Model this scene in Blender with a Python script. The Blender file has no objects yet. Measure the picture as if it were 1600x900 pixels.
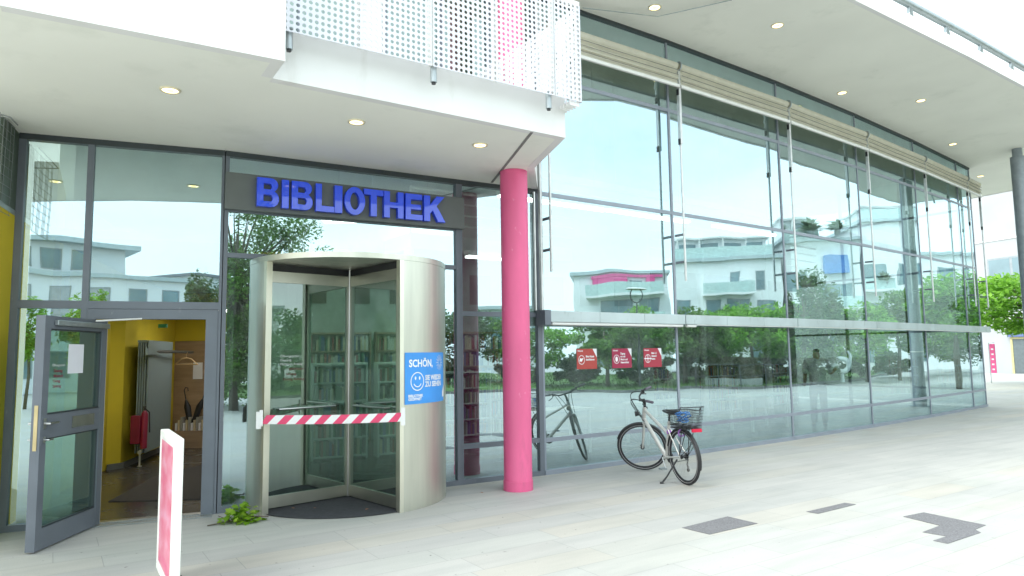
import bpy, bmesh, math, random
from mathutils import Vector, Matrix
from math import sin, cos, pi, radians as RD

random.seed(7)
sc = bpy.context.scene
COL = sc.collection

# ------------------------------------------------------------------ camera
cam = bpy.data.cameras.new('camera'); cam_o = bpy.data.objects.new('camera', cam); COL.objects.link(cam_o)
PITCH, ROLL, F = RD(5.48496), RD(-0.828826), 1086.394
fw = Vector((0, cos(PITCH), sin(PITCH))); r0 = Vector((1, 0, 0)); u0 = r0.cross(fw)
rt = cos(ROLL)*r0 + sin(ROLL)*u0; up = -sin(ROLL)*r0 + cos(ROLL)*u0
M = Matrix(((rt.x, up.x, -fw.x, 0), (rt.y, up.y, -fw.y, 0), (rt.z, up.z, -fw.z, 1.85), (0, 0, 0, 1)))
cam_o.matrix_world = M
cam.sensor_width = 36; cam.lens = F/1600*36; cam.clip_end = 2000; cam.clip_start = .05
sc.camera = cam_o

# ------------------------------------------------------------------ world, sun, exposure
SUN_AZ, SUN_EL = 232, 50          # azimuth clockwise from +Y
w = bpy.data.worlds.new('World'); sc.world = w; w.use_nodes = True
nt = w.node_tree; N = nt.nodes; L = nt.links; N.clear()
out = N.new('ShaderNodeOutputWorld'); bg = N.new('ShaderNodeBackground'); bg.inputs['Strength'].default_value = .15
sky = N.new('ShaderNodeTexSky'); sky.sky_type = 'NISHITA'; sky.sun_disc = False
sky.sun_elevation = RD(SUN_EL); sky.sun_rotation = RD(SUN_AZ); sky.air_density = 1.0; sky.dust_density = 2.0; sky.ozone_density = 1.0
tc = N.new('ShaderNodeTexCoord'); mp = N.new('ShaderNodeMapping'); mp.inputs['Scale'].default_value = (1, 1, 2.6)
nz = N.new('ShaderNodeTexNoise'); nz.inputs['Scale'].default_value = 1.7; nz.inputs['Detail'].default_value = 6; nz.inputs['Roughness'].default_value = .55
cr = N.new('ShaderNodeValToRGB'); cr.color_ramp.elements[0].position = .33; cr.color_ramp.elements[1].position = .62
cr.color_ramp.elements[0].color = (.55, .55, .55, 1)
mix = N.new('ShaderNodeMixRGB'); mix.inputs['Color2'].default_value = (6.3, 7.1, 7.2, 1)
L.new(tc.outputs['Generated'], mp.inputs['Vector']); L.new(mp.outputs[0], nz.inputs['Vector']); L.new(nz.outputs['Fac'], cr.inputs[0])
L.new(cr.outputs[0], mix.inputs['Fac']); L.new(sky.outputs[0], mix.inputs['Color1']); L.new(mix.outputs[0], bg.inputs['Color']); L.new(bg.outputs[0], out.inputs[0])
sl = bpy.data.lights.new('sun', 'SUN'); sl.energy = 1.25; sl.angle = RD(35); sl.color = (1, .96, .9)
so = bpy.data.objects.new('sun', sl); COL.objects.link(so)
so.rotation_euler = Vector((sin(RD(SUN_AZ))*cos(RD(SUN_EL)), cos(RD(SUN_AZ))*cos(RD(SUN_EL)), sin(RD(SUN_EL)))).to_track_quat('Z', 'Y').to_euler()
sc.view_settings.view_transform = 'Standard'; sc.view_settings.look = 'None'; sc.view_settings.gamma = 1; sc.view_settings.use_curve_mapping = False
sc.view_settings.exposure = 1.3
sc.cycles.max_bounces = 10; sc.cycles.transparent_max_bounces = 24; sc.cycles.glossy_bounces = 5; sc.cycles.diffuse_bounces = 4
sc.cycles.caustics_reflective = False; sc.cycles.caustics_refractive = False; sc.cycles.use_denoising = True
sc.cycles.sample_clamp_indirect = 6

# ------------------------------------------------------------------ materials
MATS = {}
def nodes(m):
    m.use_nodes = True
    return m.node_tree.nodes, m.node_tree.links, m.node_tree.nodes['Principled BSDF']
def mat(name, col, rough=.5, metal=0, var=.12, scale=6, bump=0, spec=.5, emit=None, estr=0, coat=0, bscale=None, stretch=(1, 1, 1)):
    if name in MATS: return MATS[name]
    m = bpy.data.materials.new(name); n, l, b = nodes(m)
    t = n.new('ShaderNodeTexCoord'); mpp = n.new('ShaderNodeMapping'); mpp.inputs['Scale'].default_value = stretch
    l.new(t.outputs['Object'], mpp.inputs['Vector'])
    z = n.new('ShaderNodeTexNoise'); z.inputs['Scale'].default_value = scale; z.inputs['Detail'].default_value = 5
    l.new(mpp.outputs[0], z.inputs['Vector'])
    r = n.new('ShaderNodeValToRGB'); a = [max(0, c*(1-var)) for c in col]; c2 = [min(1, c*(1+var)) for c in col]
    r.color_ramp.elements[0].position = .3; r.color_ramp.elements[1].position = .7
    r.color_ramp.elements[0].color = (*a, 1); r.color_ramp.elements[1].color = (*c2, 1)
    l.new(z.outputs['Fac'], r.inputs[0]); l.new(r.outputs[0], b.inputs['Base Color'])
    rr = n.new('ShaderNodeMapRange'); rr.inputs[3].default_value = max(.02, rough-.06); rr.inputs[4].default_value = min(1, rough+.08)
    l.new(z.outputs['Fac'], rr.inputs[0]); l.new(rr.outputs[0], b.inputs['Roughness'])
    b.inputs['Metallic'].default_value = metal; b.inputs['Specular IOR Level'].default_value = spec
    b.inputs['Coat Weight'].default_value = coat
    if emit: b.inputs['Emission Color'].default_value = (*emit, 1); b.inputs['Emission Strength'].default_value = estr
    if bump:
        z2 = n.new('ShaderNodeTexNoise'); z2.inputs['Scale'].default_value = bscale or scale*6; z2.inputs['Detail'].default_value = 4
        l.new(mpp.outputs[0], z2.inputs['Vector'])
        bp = n.new('ShaderNodeBump'); bp.inputs['Strength'].default_value = bump; bp.inputs['Distance'].default_value = .01
        l.new(z2.outputs['Fac'], bp.inputs['Height']); l.new(bp.outputs[0], b.inputs['Normal'])
    MATS[name] = m
    return m

def glass(name, tint, refl, rcol, wave=.25, dirt=.03):
    m = bpy.data.materials.new(name); m.use_nodes = True; n = m.node_tree.nodes; l = m.node_tree.links; n.clear()
    o = n.new('ShaderNodeOutputMaterial'); mx = n.new('ShaderNodeMixShader'); tr = n.new('ShaderNodeBsdfTransparent'); gl = n.new('ShaderNodeBsdfGlossy')
    tr.inputs[0].default_value = (*tint, 1); gl.inputs['Color'].default_value = (*rcol, 1); gl.inputs['Roughness'].default_value = 0
    lw = n.new('ShaderNodeLayerWeight'); lw.inputs[0].default_value = .25
    mr = n.new('ShaderNodeMapRange'); mr.inputs[3].default_value = refl; mr.inputs[4].default_value = 1.0
    l.new(lw.outputs['Fresnel'], mr.inputs[0])
    g = n.new('ShaderNodeNewGeometry'); sb = n.new('ShaderNodeMath'); sb.operation = 'SUBTRACT'; sb.inputs[0].default_value = 1; sb.use_clamp = True
    l.new(g.outputs['Backfacing'], sb.inputs[1]); mu = n.new('ShaderNodeMath'); mu.operation = 'MULTIPLY'
    l.new(mr.outputs[0], mu.inputs[0]); l.new(sb.outputs[0], mu.inputs[1]); l.new(mu.outputs[0], mx.inputs[0])
    t = n.new('ShaderNodeTexCoord'); z = n.new('ShaderNodeTexNoise'); z.inputs['Scale'].default_value = .8; z.inputs['Detail'].default_value = 1
    l.new(t.outputs['Object'], z.inputs['Vector']); bp = n.new('ShaderNodeBump'); bp.inputs['Strength'].default_value = wave; bp.inputs['Distance'].default_value = .012
    l.new(z.outputs['Fac'], bp.inputs['Height']); l.new(bp.outputs[0], gl.inputs['Normal'])
    # thin film of dust
    df = n.new('ShaderNodeBsdfDiffuse'); df.inputs[0].default_value = (.75, .8, .78, 1)
    z3 = n.new('ShaderNodeTexNoise'); z3.inputs['Scale'].default_value = 2.3; z3.inputs['Detail'].default_value = 6; l.new(t.outputs['Object'], z3.inputs['Vector'])
    m3 = n.new('ShaderNodeMapRange'); m3.inputs[1].default_value = .4; m3.inputs[2].default_value = .8; m3.inputs[3].default_value = 0; m3.inputs[4].default_value = dirt
    l.new(z3.outputs['Fac'], m3.inputs[0])
    mx2 = n.new('ShaderNodeMixShader'); l.new(tr.outputs[0], mx.inputs[1]); l.new(gl.outputs[0], mx.inputs[2])
    l.new(m3.outputs[0], mx2.inputs[0]); l.new(mx.outputs[0], mx2.inputs[1]); l.new(df.outputs[0], mx2.inputs[2]); l.new(mx2.outputs[0], o.inputs[0])
    MATS[name] = m
    return m

GL = glass('facade_glass', (.80, .87, .85), .53, (.70, .905, .975), .32, .08)
GLD = glass('door_glass', (.62, .76, .70), .22, (.80, .93, .92), .1)
GLR = glass('revolving_door_glass', (.82, .91, .87), .16, (.78, .92, .9), .1)
FRAME = mat('grey_powder_coat', (.15, .17, .20), .42, .1, .08, 3)
DARKF = mat('dark_grey_coat', (.045, .055, .06), .45, .1, .1, 3)
SIGNB = mat('sign_board_grey', (.14, .155, .15), .5, .1, .1, 2)
ALU = mat('pale_aluminium', (.50, .57, .58), .45, .5, .08, 2, bump=.05)
STEEL = mat('brushed_steel', (.52, .53, .52), .3, 1, .06, 20)
CHAMP = mat('champagne_brushed_metal', (.70, .70, .61), .40, 1, .09, 1.2, stretch=(6, 6, .6))
WHITEP = mat('white_render', (.80, .80, .79), .8, 0, .035, 1.3, bump=.08)
SOFF = mat('soffit_render', (.89, .90, .83), .85, 0, .035, .7, bump=.06)
PINK = mat('pink_column_paint', (.74, .12, .27), .5, 0, .13, 2.2, bump=.22, stretch=(1, 1, .35))
BLIND = mat('cream_blind_fabric', (.80, .78, .67), .85, 0, .08, 5, bump=.1)
_n, _l, _b = BLIND.node_tree.nodes, BLIND.node_tree.links, BLIND.node_tree.nodes['Principled BSDF']
_t = _n.new('ShaderNodeBsdfTranslucent'); _t.inputs[0].default_value = (.78, .74, .62, 1); _m = _n.new('ShaderNodeMixShader'); _m.inputs[0].default_value = .4
_l.new(_b.outputs[0], _m.inputs[1]); _l.new(_t.outputs[0], _m.inputs[2]); _l.new(_m.outputs[0], _n['Material Output'].inputs[0])
def wear(m, col, sc_, lo, hi, stretch=(1, 1, 1), amt=.8):
    # chips, scuffs and drips of their own shape over the paint
    n, l = m.node_tree.nodes, m.node_tree.links; b = n['Principled BSDF']; src = b.inputs['Base Color'].links[0].from_socket
    t = n.new('ShaderNodeTexCoord'); mp_ = n.new('ShaderNodeMapping'); mp_.inputs['Scale'].default_value = stretch; l.new(t.outputs['Object'], mp_.inputs[0])
    z = n.new('ShaderNodeTexNoise'); z.inputs['Scale'].default_value = sc_; z.inputs['Detail'].default_value = 7; z.inputs['Roughness'].default_value = .65; l.new(mp_.outputs[0], z.inputs['Vector'])
    r = n.new('ShaderNodeMapRange'); r.inputs[1].default_value = lo; r.inputs[2].default_value = hi; r.inputs[3].default_value = 0; r.inputs[4].default_value = amt; l.new(z.outputs['Fac'], r.inputs[0])
    mx = n.new('ShaderNodeMixRGB'); l.new(r.outputs[0], mx.inputs[0]); l.new(src, mx.inputs[1]); mx.inputs[2].default_value = (*col, 1); l.new(mx.outputs[0], b.inputs['Base Color'])
wear(PINK, (.86, .55, .62), 9, .66, .72, (1, 1, .6), .35); wear(PINK, (.40, .09, .16), 3.2, .58, .74, (1, 1, .22), .5)
wear(WHITEP, (.55, .54, .50), 2.6, .58, .78, (1, 1, .25), .5); wear(SOFF, (.60, .63, .56), 1.1, .56, .78, (1, 1, 1), .4)
wear(FRAME, (.30, .31, .31), 14, .64, .74, (1, 1, .5), .5); wear(ALU, (.24, .28, .27), 9, .60, .72, (1, 1, .35), .7)
BLACK = mat('black_plastic', (.02, .021, .023), .45, 0, .2, 8)
RUB = mat('tyre_rubber', (.03, .03, .032), .8, 0, .2, 12)
YEL = mat('yellow_plaster', (.66, .52, .03), .8, 0, .08, 1.5, bump=.1)
PAPER = mat('white_paper', (.80, .80, .86), .8, 0, .02, 5)
WHITEM = mat('white_metal', (.78, .78, .76), .4, 0, .03, 6)
SEAM = mat('joint_sealant', (.22, .22, .21), .7)
WOOD = mat('beech_veneer', (.36, .25, .16), .5, 0, .16, 2, stretch=(1, 1, 6))
RED = mat('red_paint', (.20, .008, .035), .4, 0, .1, 6)
RADG = mat('radiator_grey', (.19, .25, .26), .45, 0, .05, 3)
INTW = mat('interior_white', (.62, .66, .63), .8, 0, .05, 1)
INTD = mat('interior_floor_stone', (.07, .066, .06), .25, 0, .25, 2)
ZINC = mat('galvanised_steel', (.38, .42, .43), .4, .7, .1, 8)

# pavement: long slabs in bands, brick texture turned along the joints
def pavement():
    m = bpy.data.materials.new('stone_paving'); n, l, b = nodes(m)
    t = n.new('ShaderNodeTexCoord'); mp_ = n.new('ShaderNodeMapping'); mp_.vector_type = 'TEXTURE'
    mp_.inputs['Rotation'].default_value = (0, 0, RD(90-56.5)); mp_.inputs['Location'].default_value = (1.761+.02, 7.567+.03, 0)
    l.new(t.outputs['Object'], mp_.inputs[0])
    def brick(wd, ht, mort, c1, c2, bias, off, loc):
        br = n.new('ShaderNodeTexBrick'); mm = n.new('ShaderNodeMapping'); mm.inputs['Location'].default_value = loc
        l.new(mp_.outputs[0], mm.inputs[0]); l.new(mm.outputs[0], br.inputs['Vector'])
        br.inputs['Scale'].default_value = 1; br.inputs['Brick Width'].default_value = wd; br.inputs['Row Height'].default_value = ht
        br.inputs['Mortar Size'].default_value = mort; br.inputs['Mortar Smooth'].default_value = .4; br.inputs['Bias'].default_value = bias
        br.inputs['Color1'].default_value = (*c1, 1); br.inputs['Color2'].default_value = (*c2, 1); br.inputs['Mortar'].default_value = (.36, .36, .345, 1)
        br.offset = off; br.offset_frequency = 2; br.squash = .8; br.squash_frequency = 3
        return br
    b1 = brick(1.3, .42, .0042, (.465, .465, .445), (.505, .50, .475), 0, .37, (0, 0, 0))
    b2 = brick(1.3, .42, .0042, (.515, .49, .435), (.49, .495, .465), .1, .37, (0, 0, 0))
    # bands: which rows are the creamy stone
    wv = n.new('ShaderNodeTexNoise'); wv.noise_dimensions = '2D'; wv.inputs['Scale'].default_value = .75; wv.inputs['Detail'].default_value = 0
    sx = n.new('ShaderNodeSeparateXYZ'); l.new(mp_.outputs[0], sx.inputs[0])
    q = n.new('ShaderNodeMath'); q.operation = 'SNAP'; q.inputs[1].default_value = .42; l.new(sx.outputs['Y'], q.inputs[0])
    q2 = n.new('ShaderNodeMath'); q2.operation = 'MULTIPLY'; q2.inputs[1].default_value = .05; l.new(sx.outputs['X'], q2.inputs[0])
    cx = n.new('ShaderNodeCombineXYZ'); l.new(q2.outputs[0], cx.inputs[0]); q3 = n.new('ShaderNodeMath'); q3.operation = 'MULTIPLY'; q3.inputs[1].default_value = 2.7
    l.new(q.outputs[0], q3.inputs[0]); l.new(q3.outputs[0], cx.inputs[1]); l.new(cx.outputs[0], wv.inputs['Vector'])
    r = n.new('ShaderNodeValToRGB'); r.color_ramp.elements[0].position = .5; r.color_ramp.elements[1].position = .58; l.new(wv.outputs['Fac'], r.inputs[0])
    mx = n.new('ShaderNodeMixRGB'); l.new(r.outputs[0], mx.inputs[0]); l.new(b1.outputs[0], mx.inputs[1]); l.new(b2.outputs[0], mx.inputs[2])
    # veins along the slabs and larger stains
    def noise(sc_, det, st, lo, hi, c0):
        mm = n.new('ShaderNodeMapping'); mm.inputs['Scale'].default_value = st; l.new(mp_.outputs[0], mm.inputs[0])
        z = n.new('ShaderNodeTexNoise'); z.inputs['Scale'].default_value = sc_; z.inputs['Detail'].default_value = det; l.new(mm.outputs[0], z.inputs['Vector'])
        rr = n.new('ShaderNodeValToRGB'); rr.color_ramp.elements[0].position = lo; rr.color_ramp.elements[1].position = hi
        rr.color_ramp.elements[0].color = (*c0, 1); l.new(z.outputs['Fac'], rr.inputs[0]); return rr, z
    v1, zz = noise(2.0, 8, (.45, 2.6, 1), .3, .62, (.88, .89, .895))
    v2, _ = noise(.5, 5, (1, 1, 1), .35, .6, (.92, .93, .93))
    v3, _ = noise(16, 3, (1, 1, 1), .23, .30, (.40, .38, .37))
    v4, _ = noise(90, 3, (1, 1, 1), .3, .6, (.9, .9, .9))
    cur = mx.outputs[0]
    for v in (v1, v2, v3, v4):
        mm = n.new('ShaderNodeMixRGB'); mm.blend_type = 'MULTIPLY'; mm.inputs[0].default_value = 1; l.new(cur, mm.inputs[1]); l.new(v.outputs[0], mm.inputs[2]); cur = mm.outputs[0]
    l.new(cur, b.inputs['Base Color']); b.inputs['Roughness'].default_value = .72
    bp = n.new('ShaderNodeBump'); bp.inputs['Strength'].default_value = .35; bp.inputs['Distance'].default_value = .006
    inv = n.new('ShaderNodeMath'); inv.operation = 'SUBTRACT'; inv.inputs[0].default_value = 1; l.new(b1.outputs['Fac'], inv.inputs[1])
    ad = n.new('ShaderNodeMath'); ad.operation = 'MULTIPLY_ADD'; ad.inputs[1].default_value = .25; l.new(zz.outputs['Fac'], ad.inputs[0]); l.new(inv.outputs[0], ad.inputs[2])
    l.new(ad.outputs[0], bp.inputs['Height']); l.new(bp.outputs[0], b.inputs['Normal'])
    return m
PAVE = pavement()
ASPH = mat('grey_asphalt', (.19, .19, .20), .9, 0, .3, 60, bump=.5)
GRASS = mat('lawn_green', (.075, .15, .03), .9, 0, .4, 3, bump=.6, bscale=60)

def foliage(name, c1, c2, c3):
    m = bpy.data.materials.new(name); n, l, b = nodes(m)
    g = n.new('ShaderNodeNewGeometry'); r = n.new('ShaderNodeValToRGB'); r.color_ramp.elements[0].color = (*c1, 1); r.color_ramp.elements[1].color = (*c3, 1)
    e = r.color_ramp.elements.new(.5); e.color = (*c2, 1); l.new(g.outputs['Random Per Island'], r.inputs[0])
    l.new(r.outputs[0], b.inputs['Base Color']); b.inputs['Roughness'].default_value = .5
    tl = n.new('ShaderNodeBsdfTranslucent'); l.new(r.outputs[0], tl.inputs[0]); mx = n.new('ShaderNodeMixShader'); mx.inputs[0].default_value = .5
    o = n['Material Output']; l.new(b.outputs[0], mx.inputs[1]); l.new(tl.outputs[0], mx.inputs[2]); l.new(mx.outputs[0], o.inputs[0])
    return m
LEAF_B = foliage('bright_leaves', (.12, .28, .03), (.21, .45, .05), (.32, .60, .08))
LEAF_D = foliage('dark_leaves', (.03, .075, .025), (.06, .13, .035), (.11, .21, .05))
LEAF_M = foliage('mid_leaves', (.06, .14, .025), (.12, .25, .04), (.20, .35, .06))
LEAF_H = foliage('hedge_leaves', (.07, .06, .02), (.12, .10, .03), (.10, .14, .04))
BARK = mat('bark', (.10, .08, .06), .9, 0, .3, 8, bump=.5)

# ------------------------------------------------------------------ mesh helpers
class MB:
    def __init__(s): s.v = []; s.f = []; s.m = []
    def add(s, vs, fs, mi=0):
        o = len(s.v); s.v += [tuple(v) for v in vs]; s.f += [tuple(o+i for i in f) for f in fs]; s.m += [mi]*len(fs); return s
    def box(s, fr, a0, a1, b0, b1, z0, z1, mi=0):
        vs = [fr(a, b_, z) for z in (z0, z1) for b_ in (b0, b1) for a in (a0, a1)]
        return s.add(vs, [(0, 1, 3, 2), (4, 6, 7, 5), (0, 4, 5, 1), (2, 3, 7, 6), (0, 2, 6, 4), (1, 5, 7, 3)], mi)
    def prism(s, poly, z0, z1, mi=0):
        n_ = len(poly); vs = [(x, y, z0) for x, y in poly]+[(x, y, z1) for x, y in poly]
        return s.add(vs, [tuple(range(n_))[::-1], tuple(range(n_, 2*n_))]+[(i, (i+1) % n_, n_+(i+1) % n_, n_+i) for i in range(n_)], mi)
    def tube(s, pts, r, n_=10, caps=True, mi=0):
        pts = [Vector(p) for p in pts]; rs = r if isinstance(r, (list, tuple)) else [r]*len(pts)
        prev = None; vs = []
        for i, p in enumerate(pts):
            d = (pts[min(i+1, len(pts)-1)]-pts[max(i-1, 0)]).normalized()
            if prev is None:
                a = d.orthogonal().normalized()
            else:
                a = (prev-d*prev.dot(d)).normalized()
            prev = a; b_ = d.cross(a)
            vs += [p+rs[i]*(cos(2*pi*k/n_)*a+sin(2*pi*k/n_)*b_) for k in range(n_)]
        fs = [(i*n_+k, i*n_+(k+1) % n_, (i+1)*n_+(k+1) % n_, (i+1)*n_+k) for i in range(len(pts)-1) for k in range(n_)]
        if caps: fs += [tuple(range(n_))[::-1], tuple(range((len(pts)-1)*n_, len(pts)*n_))]
        return s.add(vs, fs, mi)
    def torus(s, c, ax, R, r, n_=48, k_=8, mi=0):
        c = Vector(c); ax = Vector(ax).normalized(); a = ax.orthogonal().normalized(); b_ = ax.cross(a); vs = []
        for i in range(n_):
            d = cos(2*pi*i/n_)*a+sin(2*pi*i/n_)*b_
            for k in range(k_):
                vs.append(c+d*(R+r*cos(2*pi*k/k_))+ax*r*sin(2*pi*k/k_))
        return s.add(vs, [(i*k_+k, ((i+1) % n_)*k_+k, ((i+1) % n_)*k_+(k+1) % k_, i*k_+(k+1) % k_) for i in range(n_) for k in range(k_)], mi)
    def arc(s, C, u, nn, a0, a1, r0, r1, z0, z1, k_=24, mi=0):
        vs = []
        for i in range(k_+1):
            a = RD(a0+(a1-a0)*i/k_); d = (u[0]*sin(a)+nn[0]*cos(a), u[1]*sin(a)+nn[1]*cos(a))
            for r_ in (r0, r1):
                for z in (z0, z1): vs.append((C[0]+d[0]*r_, C[1]+d[1]*r_, z))
        fs = []
        for i in range(k_):
            p = i*4; q = p+4
            fs += [(p, q, q+1, p+1), (p+2, p+3, q+3, q+2), (p, p+2, q+2, q), (p+1, q+1, q+3, p+3)]
        fs += [(0, 1, 3, 2), (k_*4, k_*4+2, k_*4+3, k_*4+1)]
        return s.add(vs, fs, mi)
    def build(s, name, m, parent=None, smooth=False, bevel=0, recalc=True, origin=None):
        me = bpy.data.meshes.new(name)
        off = Vector((0, 0, 0))
        if parent is not None: off = Vector(parent['_o']) if '_o' in parent else Vector((0, 0, 0))
        elif origin is not None: off = Vector(origin)
        me.from_pydata([tuple(Vector(v)-off) for v in s.v], [], s.f)
        ms = m if isinstance(m, (list, tuple)) else [m]
        for mm in ms: me.materials.append(mm)
        if len(ms) > 1:
            for p, i in zip(me.polygons, s.m): p.material_index = i
        if recalc or bevel:
            bm = bmesh.new(); bm.from_mesh(me); bmesh.ops.recalc_face_normals(bm, faces=bm.faces)
            if bevel: bmesh.ops.bevel(bm, geom=list(bm.edges), offset=bevel, segments=2, affect='EDGES', clamp_overlap=True, profile=.5)
            bm.to_mesh(me); bm.free()
        if smooth:
            for p in me.polygons: p.use_smooth = True
            try: me.set_sharp_from_angle(angle=RD(38))
            except Exception: pass
        o = bpy.data.objects.new(name, me); COL.objects.link(o)
        if parent is not None: o.parent = parent; o['_o'] = tuple(off)
        elif origin is not None: o.location = off; o['_o'] = tuple(off)
        return o
def tag(o, label, cat, group=None):
    o['label'] = label; o['category'] = cat
    if group: o['group'] = group
    return o
def thing(name, label, cat, loc=(0, 0, 0), group=None):
    o = bpy.data.objects.new(name, None); COL.objects.link(o); o.location = loc; o.empty_display_size = .2
    o['_o'] = tuple(loc); return tag(o, label, cat, group)
def struct(name, mb, m, **k):
    o = mb.build(name, m, **k); o['kind'] = 'structure'; return o
def frame(P, h):
    u = (sin(RD(h)), cos(RD(h))); nn = (cos(RD(h)), -sin(RD(h)))
    def f(s_, n_, z): return (P[0]+u[0]*s_+nn[0]*n_, P[1]+u[1]*s_+nn[1]*n_, z)
    f.u = u; f.n = nn; f.P = P; f.h = h
    return f
WF = frame((0, 0), 90)   # world: s = +X, n = -Y
def dup(root, loc, rz=0, label=None, group=None):
    r = root.copy(); COL.objects.link(r); r.location = loc; r.rotation_euler = (0, 0, rz)
    if label: r['label'] = label
    if group: r['group'] = group
    for ch in list(root.children):
        c = ch.copy(); COL.objects.link(c); c.parent = r
        for g_ in list(ch.children):
            d = g_.copy(); COL.objects.link(d); d.parent = c
    return r
def text_verts(s, size, bold=.0, align='LEFT', cw=1.0):
    cu = bpy.data.curves.new('t', 'FONT'); cu.body = s; cu.size = size; cu.offset = bold; cu.align_x = align; cu.resolution_u = 3; cu.space_line = .95
    o = bpy.data.objects.new('t', cu); COL.objects.link(o); dg = bpy.context.evaluated_depsgraph_get()
    me = bpy.data.meshes.new_from_object(o.evaluated_get(dg))
    vs = [(v.co.x*cw, v.co.y) for v in me.vertices]; fs = [tuple(p.vertices) for p in me.polygons]
    bpy.data.objects.remove(o); bpy.data.curves.remove(cu); bpy.data.meshes.remove(me)
    return vs, fs
def add_text(mb, fn, s, size, x, y, bold=0, align='LEFT', cw=1.0, mi=0):
    vs, fs = text_verts(s, size, bold, align, cw); mb.add([fn(x+a, y+b_) for a, b_ in vs], fs, mi)
exec_offset = 0

# ------------------------------------------------------------------ plan of the facade
PTS = [(-5.639, 7.81), (-3.611, 8.609), (-0.779, 10.244), (0.442, 10.949), (2.955, 12.67), (5.813, 14.761), (8.595, 16.935), (11.368, 19.221), (14.071, 21.546), (15.076, 22.435)]
FR = []
LEN = []
for a, b_ in zip(PTS[:-1], PTS[1:]):
    d = (b_[0]-a[0], b_[1]-a[1]); LEN.append(math.hypot(*d)); FR.append(frame(a, math.degrees(math.atan2(d[0], d[1]))))
Z1, Z2 = 4.47, 7.74

# ------------------------------------------------------------------ ground
g = MB(); g.add([(-150, -120, 0), (150, -120, 0), (150, 180, 0), (-150, 180, 0)], [(0, 1, 2, 3)]); struct('pavement', g, PAVE, recalc=False)
g = MB(); lawn = [(21.5, 1), (22.4, 4.3), (23.6, 6.6), (25.2, 9), (26.4, 13.2), (27.2, 15.8), (28.6, 18.4), (31.8, 20.5), (36, 22.8), (43, 27.4), (56, 34), (58, 10), (50, -12), (36, -22), (16, -24), (10, -16), (13, -9), (18, -4)]
g.prism(lawn, .006, .10); struct('lawn', g, GRASS)
g = MB()
for i in range(12):
    a = Vector(lawn[i] if i < 11 else lawn[10]); 
kerb_pts = [lawn[-1]]+lawn[:11]
for a, b_ in zip(kerb_pts[:-1], kerb_pts[1:]):
    d = Vector(b_)-Vector(a); fr = frame(a, math.degrees(math.atan2(d.x, d.y))); g.box(fr, 0, d.length, -.02, .12, 0, .13)
struct('lawn_kerb', g, mat('granite_kerb', (.18, .18, .18), .8), recalc=True)
# grass tufts on the lawn (uncountable)
g = MB(); rnd = random.Random(3)
for _ in range(9000):
    x = rnd.uniform(20, 50); y = rnd.uniform(-15, 30)
    if x < 22.4+max(0, (y-4)*.42) or y > x*.62+.0: continue
    a = rnd.uniform(0, pi); h_ = rnd.uniform(.05, .16); w_ = .05
    g.add([(x-w_*cos(a), y-w_*sin(a), .09), (x+w_*cos(a), y+w_*sin(a), .09), (x+rnd.uniform(-.04, .04), y, .09+h_)], [(0, 1, 2)])
o = g.build('grass', GRASS, recalc=False); o['kind'] = 'stuff'; tag(o, 'short green grass on the lawn across the plaza', 'grass')

def patch(name, polys, label):
    g = MB()
    for p in polys: g.prism(p, .002, .005)
    o = struct(name, g, ASPH)
    return o
patch('asphalt_patch', [[(1.761, 7.567), (2.39, 8.042), (2.609, 7.704), (1.972, 7.28)]], '')
patch('asphalt_patch', [[(3.351, 8.217), (4.003, 8.659), (4.09, 8.56), (3.44, 8.11)]], '')
patch('asphalt_patch', [[(4.30, 7.92), (4.634, 8.10), (4.925, 7.49), (4.70, 7.32), (4.678, 7.20), (4.109, 6.82), (4.037, 6.93), (4.26, 7.08), (4.12, 7.25), (4.45, 7.50)]], '')

# ------------------------------------------------------------------ library building
LIB = thing('library_building', 'curved white library building with tall glass front and deep white roof overhang', 'building')
def P_(name, mb, m, **k): return mb.build(name, m, LIB, **k)

# upper roof with soffit
roof_out = [(-4.6, 7.1), (-1.2, 9.1), (1.2, 10.2), (3.2, 9.6), (5.15, 9.95), (5.72, 11.15), (9.35, 13.62), (12.0, 15.5), (16.6, 18.75), (20.9, 22.1)]
roof_in = [(18.1, 27.2), (12, 31), (3, 27), (-6, 20), (-11, 13), (-6.2, 10.0), (-5.5, 7.9)]
g = MB(); g.prism(roof_out+roof_in, Z2, Z2+.05); P_('soffit', g, SOFF)
g = MB()
rp = roof_out+[roof_in[0]]
for a, b_ in zip(rp[:-1], rp[1:]):
    d = Vector(b_)-Vector(a); fr = frame(a, math.degrees(math.atan2(d.x, d.y))); g.box(fr, -.0, d.length, -.06, .02, Z2-.02, Z2+.24)
P_('fascia', g, WHITEP)
cx_, cy_ = 4.0, 16.0
g = MB(); inner = [(x+(cx_-x)*.06, y+(cy_-y)*.06) for x, y in roof_out+roof_in]; g.prism(inner, Z2+.052, Z2+.32); P_('roof', g, ZINC)
# roof railing tube and V struts
g = MB(); rl = [(x+(cx_-x)*.012, y+(cy_-y)*.012, Z2+.52) for x, y in roof_out[5:]]
g.tube(rl, .075, 12); 
for a, b_ in zip(rl[:-1], rl[1:]):
    va, vb = Vector(a), Vector(b_); nst = max(1, int((vb-va).length/1.15))
    for i in range(nst):
        p = va.lerp(vb, (i+.5)/nst); t = (vb-va).normalized()
        for k in (-.13, .13): g.tube([p, p+t*k-Vector((0, 0, .30))], .028, 6)
P_('roof_railing', g, ZINC, smooth=True)
# end wall + back walls
wl = [PTS[-1], (11.2, 27.9), (3.8, 24.2), (-4, 18.5), (-10.5, 13.0), (-6.35, 9.75)]
g = MB()
for a, b_ in zip(wl[1:-1], wl[2:]):
    d = Vector(b_)-Vector(a); fr = frame(a, math.degrees(math.atan2(d.x, d.y))); g.box(fr, 0, d.length, -.1, .1, 0, Z2)
P_('back_wall', g, INTW)
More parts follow.
